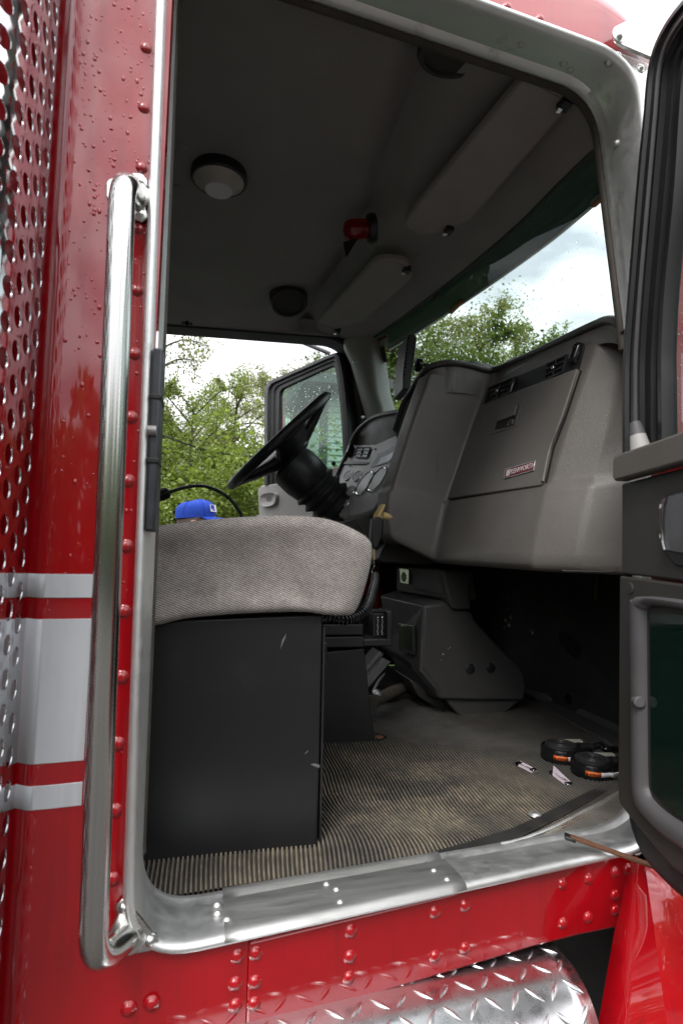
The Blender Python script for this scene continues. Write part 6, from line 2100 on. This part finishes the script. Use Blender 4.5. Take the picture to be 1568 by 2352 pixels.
# ---- two clear clips with paper name tags lying on the mat
def clip(pix, tilt, label, txt):
    ps = [onZ(u, v, ZF + .0065) for u, v in pix]
    c = sum(ps, V((0, 0, 0))) / len(ps)
    o = empty('label_clip', c)
    tag(o, label, 'label clip', 'clear label clips on the mat')
    a, b_, cc2, d = ps
    a2, b2 = a + V((0, 0, tilt)), b_ + V((0, 0, tilt * .4))
    s = MB(); s.plate([a2, b2, cc2, d], (0, 0, .0008)); s.build('paper_tag', LILAC, o, smooth=0)
    ex = (cc2 - d if False else (b_ - a)).normalized()
    m = (a2 + b2 + cc2 + d) / 4 + V((0, 0, .0012))
    text_mesh(txt, 'lettering', INK, m, ex, V((-ex.y, ex.x, 0)), 0.0095, .0001, o, (.8, 1))
    # clear folded ends
    for q, r_ in (((b_ + cc2) / 2, 1), ((a + d) / 2, .7)):
        s = MB(); s.obox(q + V((0, 0, .002)), ex * .006 * r_, V((-ex.y, ex.x, 0)) * .007, V((0, .0, .0035))); s.build('clear_end', WATER if r_ < 1 else CHROME, o, bevel=.0012)
    s = MB(); s.obox(c + V((0, 0, -.0015)), ex * .034, V((-ex.y, ex.x, 0)) * .0085, V((0, 0, .0008))); s.build('clear_strip', GLASS_P, o, smooth=0)
clip([(1193, 1752), (1228, 1768), (1221, 1776), (1189, 1760)], .004, 'clear clip with a lilac paper tag lying flat left of the foot switches', 'AIR HORN')
clip([(1270, 1772), (1310, 1802), (1301, 1806), (1268, 1782)], .012, 'clear clip with its paper tag standing up, nearest the sill', 'ACCESSORY')

# ================================================================== the person in the blue cap
def skin_body(name, joints, edges, mat, parent, sub=2, root=0):
    me = bpy.data.meshes.new(name)
    me.from_pydata([j[0] for j in joints], edges, [])
    o = bpy.data.objects.new(name, me)
    COL.objects.link(o)
    bm = bmesh.new(); bm.from_mesh(me)
    ly_ = bm.verts.layers.skin.verify()
    bm.verts.ensure_lookup_table()
    for i, j in enumerate(joints):
        r = j[1] if isinstance(j[1], tuple) else (j[1], j[1])
        bm.verts[i][ly_].radius = r
        bm.verts[i][ly_].use_root = (i == root)
    bm.to_mesh(me); bm.free()
    m = o.modifiers.new('skin', 'SKIN'); m.use_smooth_shade = True
    m = o.modifiers.new('sub', 'SUBSURF'); m.levels = m.render_levels = sub
    dg = bpy.context.evaluated_depsgraph_get()
    m2 = bpy.data.meshes.new_from_object(o.evaluated_get(dg))
    bpy.data.objects.remove(o)
    m2.materials.clear(); m2.materials.append(mat); m2.shade_smooth()
    o = bpy.data.objects.new(name, m2); COL.objects.link(o)
    return o
hp0 = at(450, 1149, 3.25)                                      # top of the cap
PB = V((hp0.x - .02, hp0.y, 0))
HT = hp0.z - 0.016                                             # crown of the head
k_ = HT / 1.80
F_ = V((0.90, -0.10, 0)).normalized()                          # facing the truck's nose
Lf = V((-F_.y, F_.x, 0))
def bp(f, l, z): return PB + F_ * f * k_ + Lf * l * k_ + V((0, 0, z * k_))
J = [(bp(0, 0, .95), (.15, .11)), (bp(.01, 0, 1.12), (.145, .105)), (bp(.01, 0, 1.30), (.165, .115)), (bp(0, 0, 1.44), (.12, .09)), (bp(.01, 0, 1.52), .058), (bp(.02, 0, 1.58), .058)]
E_ = [(0, 1), (1, 2), (2, 3), (3, 4), (4, 5)]
def chain(start, pts):
    a = start
    for p, r in pts:
        J.append((p, r)); E_.append((a, len(J) - 1)); a = len(J) - 1
for sd in (1, -1):
    chain(0, [(bp(0, .10 * sd, .86), .088), (bp(.02, .11 * sd, .50), .058), (bp(.0, .11 * sd, .30), .052), (bp(-.02, .11 * sd, .09), .038), (bp(.10, .12 * sd, .035), .035), (bp(.17, .12 * sd, .03), .028)])
    chain(3, [(bp(0, .19 * sd, 1.42), .058), (bp(-.02, .24 * sd, 1.14), .045), (bp(.10, .24 * sd, .94), .034), (bp(.15, .24 * sd, .87), .030)])
person = skin_body('person', J, E_, SHIRT, None, 2, 0)
tag(person, 'person outside the driver side, only a blue cap and brow showing over the seat', 'person')
# trousers and head
def pbuild(b, name, mat, **k): return b.build(name, mat, person, **k)
hd = MB()
rows = []
for z, rf, rl, fo_ in ((1.565, .060, .052, .015), (1.59, .075, .060, .022), (1.62, .090, .068, .018), (1.66, .098, .074, .008), (1.70, .100, .077, .002), (1.74, .096, .075, -.002), (1.775, .078, .062, -.004), (1.795, .042, .034, -.004), (1.798, .008, .006, -.004)):
    row = []
    for q in range(20):
        a = 2 * math.pi * q / 20
        nose = 0.016 * math.exp(-((z - 1.665) / .022) ** 2) * max(0, math.cos(a)) ** 24
        brow = 0.004 * math.exp(-((z - 1.705) / .01) ** 2) * max(0, math.cos(a)) ** 6
        eye = -0.006 * math.exp(-((z - 1.69) / .010) ** 2) * (max(0, math.cos(a - .38)) ** 60 + max(0, math.cos(a + .38)) ** 60)
        row.append(bp(.03 + fo_ + (rf + nose + brow + eye) * math.cos(a), rl * math.sin(a), z))
    rows.append(row)
hd.grid(rows, True, True)
pbuild(hd, 'head', SKIN, smooth=80)
for sd in (1, -1):
    e = MB(); e.lathe(bp(.025, .078 * sd, 1.68), Lf * sd, [(.022, -.006), (.026, 0), (.022, .007), (.010, .004), (0, .003)], 14); pbuild(e, 'ear', SKIN, smooth=80)
    e = MB(); e.lathe(bp(.122, .032 * sd, 1.69), F_, [(.012, 0), (.008, .004), (0, .006)], 10); pbuild(e, 'eye', WHITEP, smooth=80)
mth = MB(); mth.obox(bp(.131, 0, 1.618), F_ * .004, Lf * .022, V((0, 0, .003))); pbuild(mth, 'mouth', mat_plain('lip', (.35, .12, .11), .5), bevel=.002)
hr_ = MB()
hr_.grid([[bp(.03 + rf * math.cos(a) * 1.03, rl * math.sin(a) * 1.04, z) for a in [R(75) + R(210) * q / 16 for q in range(17)]] for z, rf, rl in ((1.61, .085, .066), (1.66, .100, .076), (1.72, .102, .079))])
pbuild(hr_, 'hair', HAIR, smooth=80, solid=.006)
for sd in (1, -1):                                             # hands: palm with four fingers and a thumb, relaxed by the thighs
    JJ = [(bp(.15, .24 * sd, .87), .024), (bp(.165, .24 * sd, .82), (.030, .016))]
    EE = [(0, 1)]
    for f in range(4):
        o_ = (f - 1.5) * .018
        L3 = (.030, .034, .031, .024)[f]
        b0_ = len(JJ)
        JJ += [(bp(.170 + o_, .24 * sd, .785), .0095), (bp(.176 + o_, .232 * sd, .785 - L3), .0085), (bp(.176 + o_, .218 * sd, .785 - L3 * 1.8), .0075)]
        EE += [(1, b0_), (b0_, b0_ + 1), (b0_ + 1, b0_ + 2)]
    b0_ = len(JJ)
    JJ += [(bp(.195, .225 * sd, .815), .010), (bp(.208, .212 * sd, .785), .0085)]
    EE += [(0, b0_), (b0_, b0_ + 1)]
    h_ = skin_body('hand', JJ, EE, SKIN, None, 1, 0); adopt(h_, person)
tr_ = MB()
for sd in (1, -1):
    tr_.tube([bp(0, .075 * sd, .97), bp(0, .10 * sd, .84), bp(.02, .11 * sd, .5), bp(0, .11 * sd, .3), bp(-.02, .11 * sd, .08)], [.115 * k_, .105 * k_, .072 * k_, .064 * k_, .06 * k_], 14)
pbuild(tr_, 'trousers', TROUS, smooth=80)
# cap: crown of panels, bill, white front emblem
CAPE = empty('cap', (0, 0, 0)); adopt(CAPE, person)
CAPE['label'] = 'blue mesh backed cap with a white block emblem'
cb = MB(); rows = []
for z, r_ in ((1.715, 1.0), (1.745, 1.015), (1.768, .99), (1.787, .90), (1.803, .70), (1.812, .40), (1.815, .06)):
    rows.append([bp(.022 + .108 * r_ * math.cos(a) * (1.0 if math.cos(a) < 0 else (.97 if z < 1.80 else 1.0)), .086 * r_ * math.sin(a), z + .006 * math.cos(a)) for a in [2 * math.pi * q / 32 for q in range(32)]])
cb.grid(rows, True, True); cb.build('crown', BLUECAP, CAPE, smooth=80)
bl = MB(); rows = []
for w in range(7):
    t = w / 6
    rows.append([bp(.022 + (.104 + .075 * t) * math.cos(a) + .012 * t, (.086 + .006 * t) * math.sin(a), 1.722 - .018 * t * t - .012 * abs(math.sin(a)) ** 2 * (.3 + t)) for a in [R(-68) + R(136) * q / 18 for q in range(19)]])
bl.grid(rows); bl.build('bill', BLUECAP, CAPE, smooth=80, solid=.004)
bt = MB(); bt.lathe(bp(.022, 0, 1.815), (0, 0, 1), [(.008, 0), (.006, .004), (0, .005)], 12); bt.build('button', BLUECAP, CAPE)
for a in (0, 60, 120, 180, 240, 300):
    sm = MB(); sm.tube([rows_ for rows_ in [bp(.022 + .109 * r_ * math.cos(R(a)), .087 * r_ * math.sin(R(a)), z + .006 * math.cos(R(a)) + .001) for z, r_ in ((1.72, 1.0), (1.745, 1.015), (1.768, .99), (1.787, .90), (1.803, .70), (1.812, .40), (1.815, .06))]], .0013, 5); sm.build('seam', BLUECAP, CAPE)
# emblem on the front right panel
en = (F_ * .90 - Lf * .42).normalized(); el = V((-en.y, en.x, 0)); ec = bp(.022 + .1045 * .92, -.030, 1.772)
pn = MB(); pn.obox(ec + en * .002 + V((0, 0, 0)), el * .030, V((0, 0, .020)) - en * .004, en * .0015); pn.build('emblem', WHITEP, CAPE, smooth=0)
pn = MB(); pn.obox(ec + en * .0032 - el * .010 + V((0, 0, .006)) - en * .001, el * .017, V((0, 0, .011)) - en * .002, en * .0012); pn.build('emblem_field', BLUECAP, CAPE, smooth=0)
text_mesh('EMI', 'lettering', BLUECAP, ec + en * .0052 - V((0, 0, .010)), el, V((0, 0, 1)) - en * .2, .018, .0006, CAPE, (1.0, 1.0), .0006)
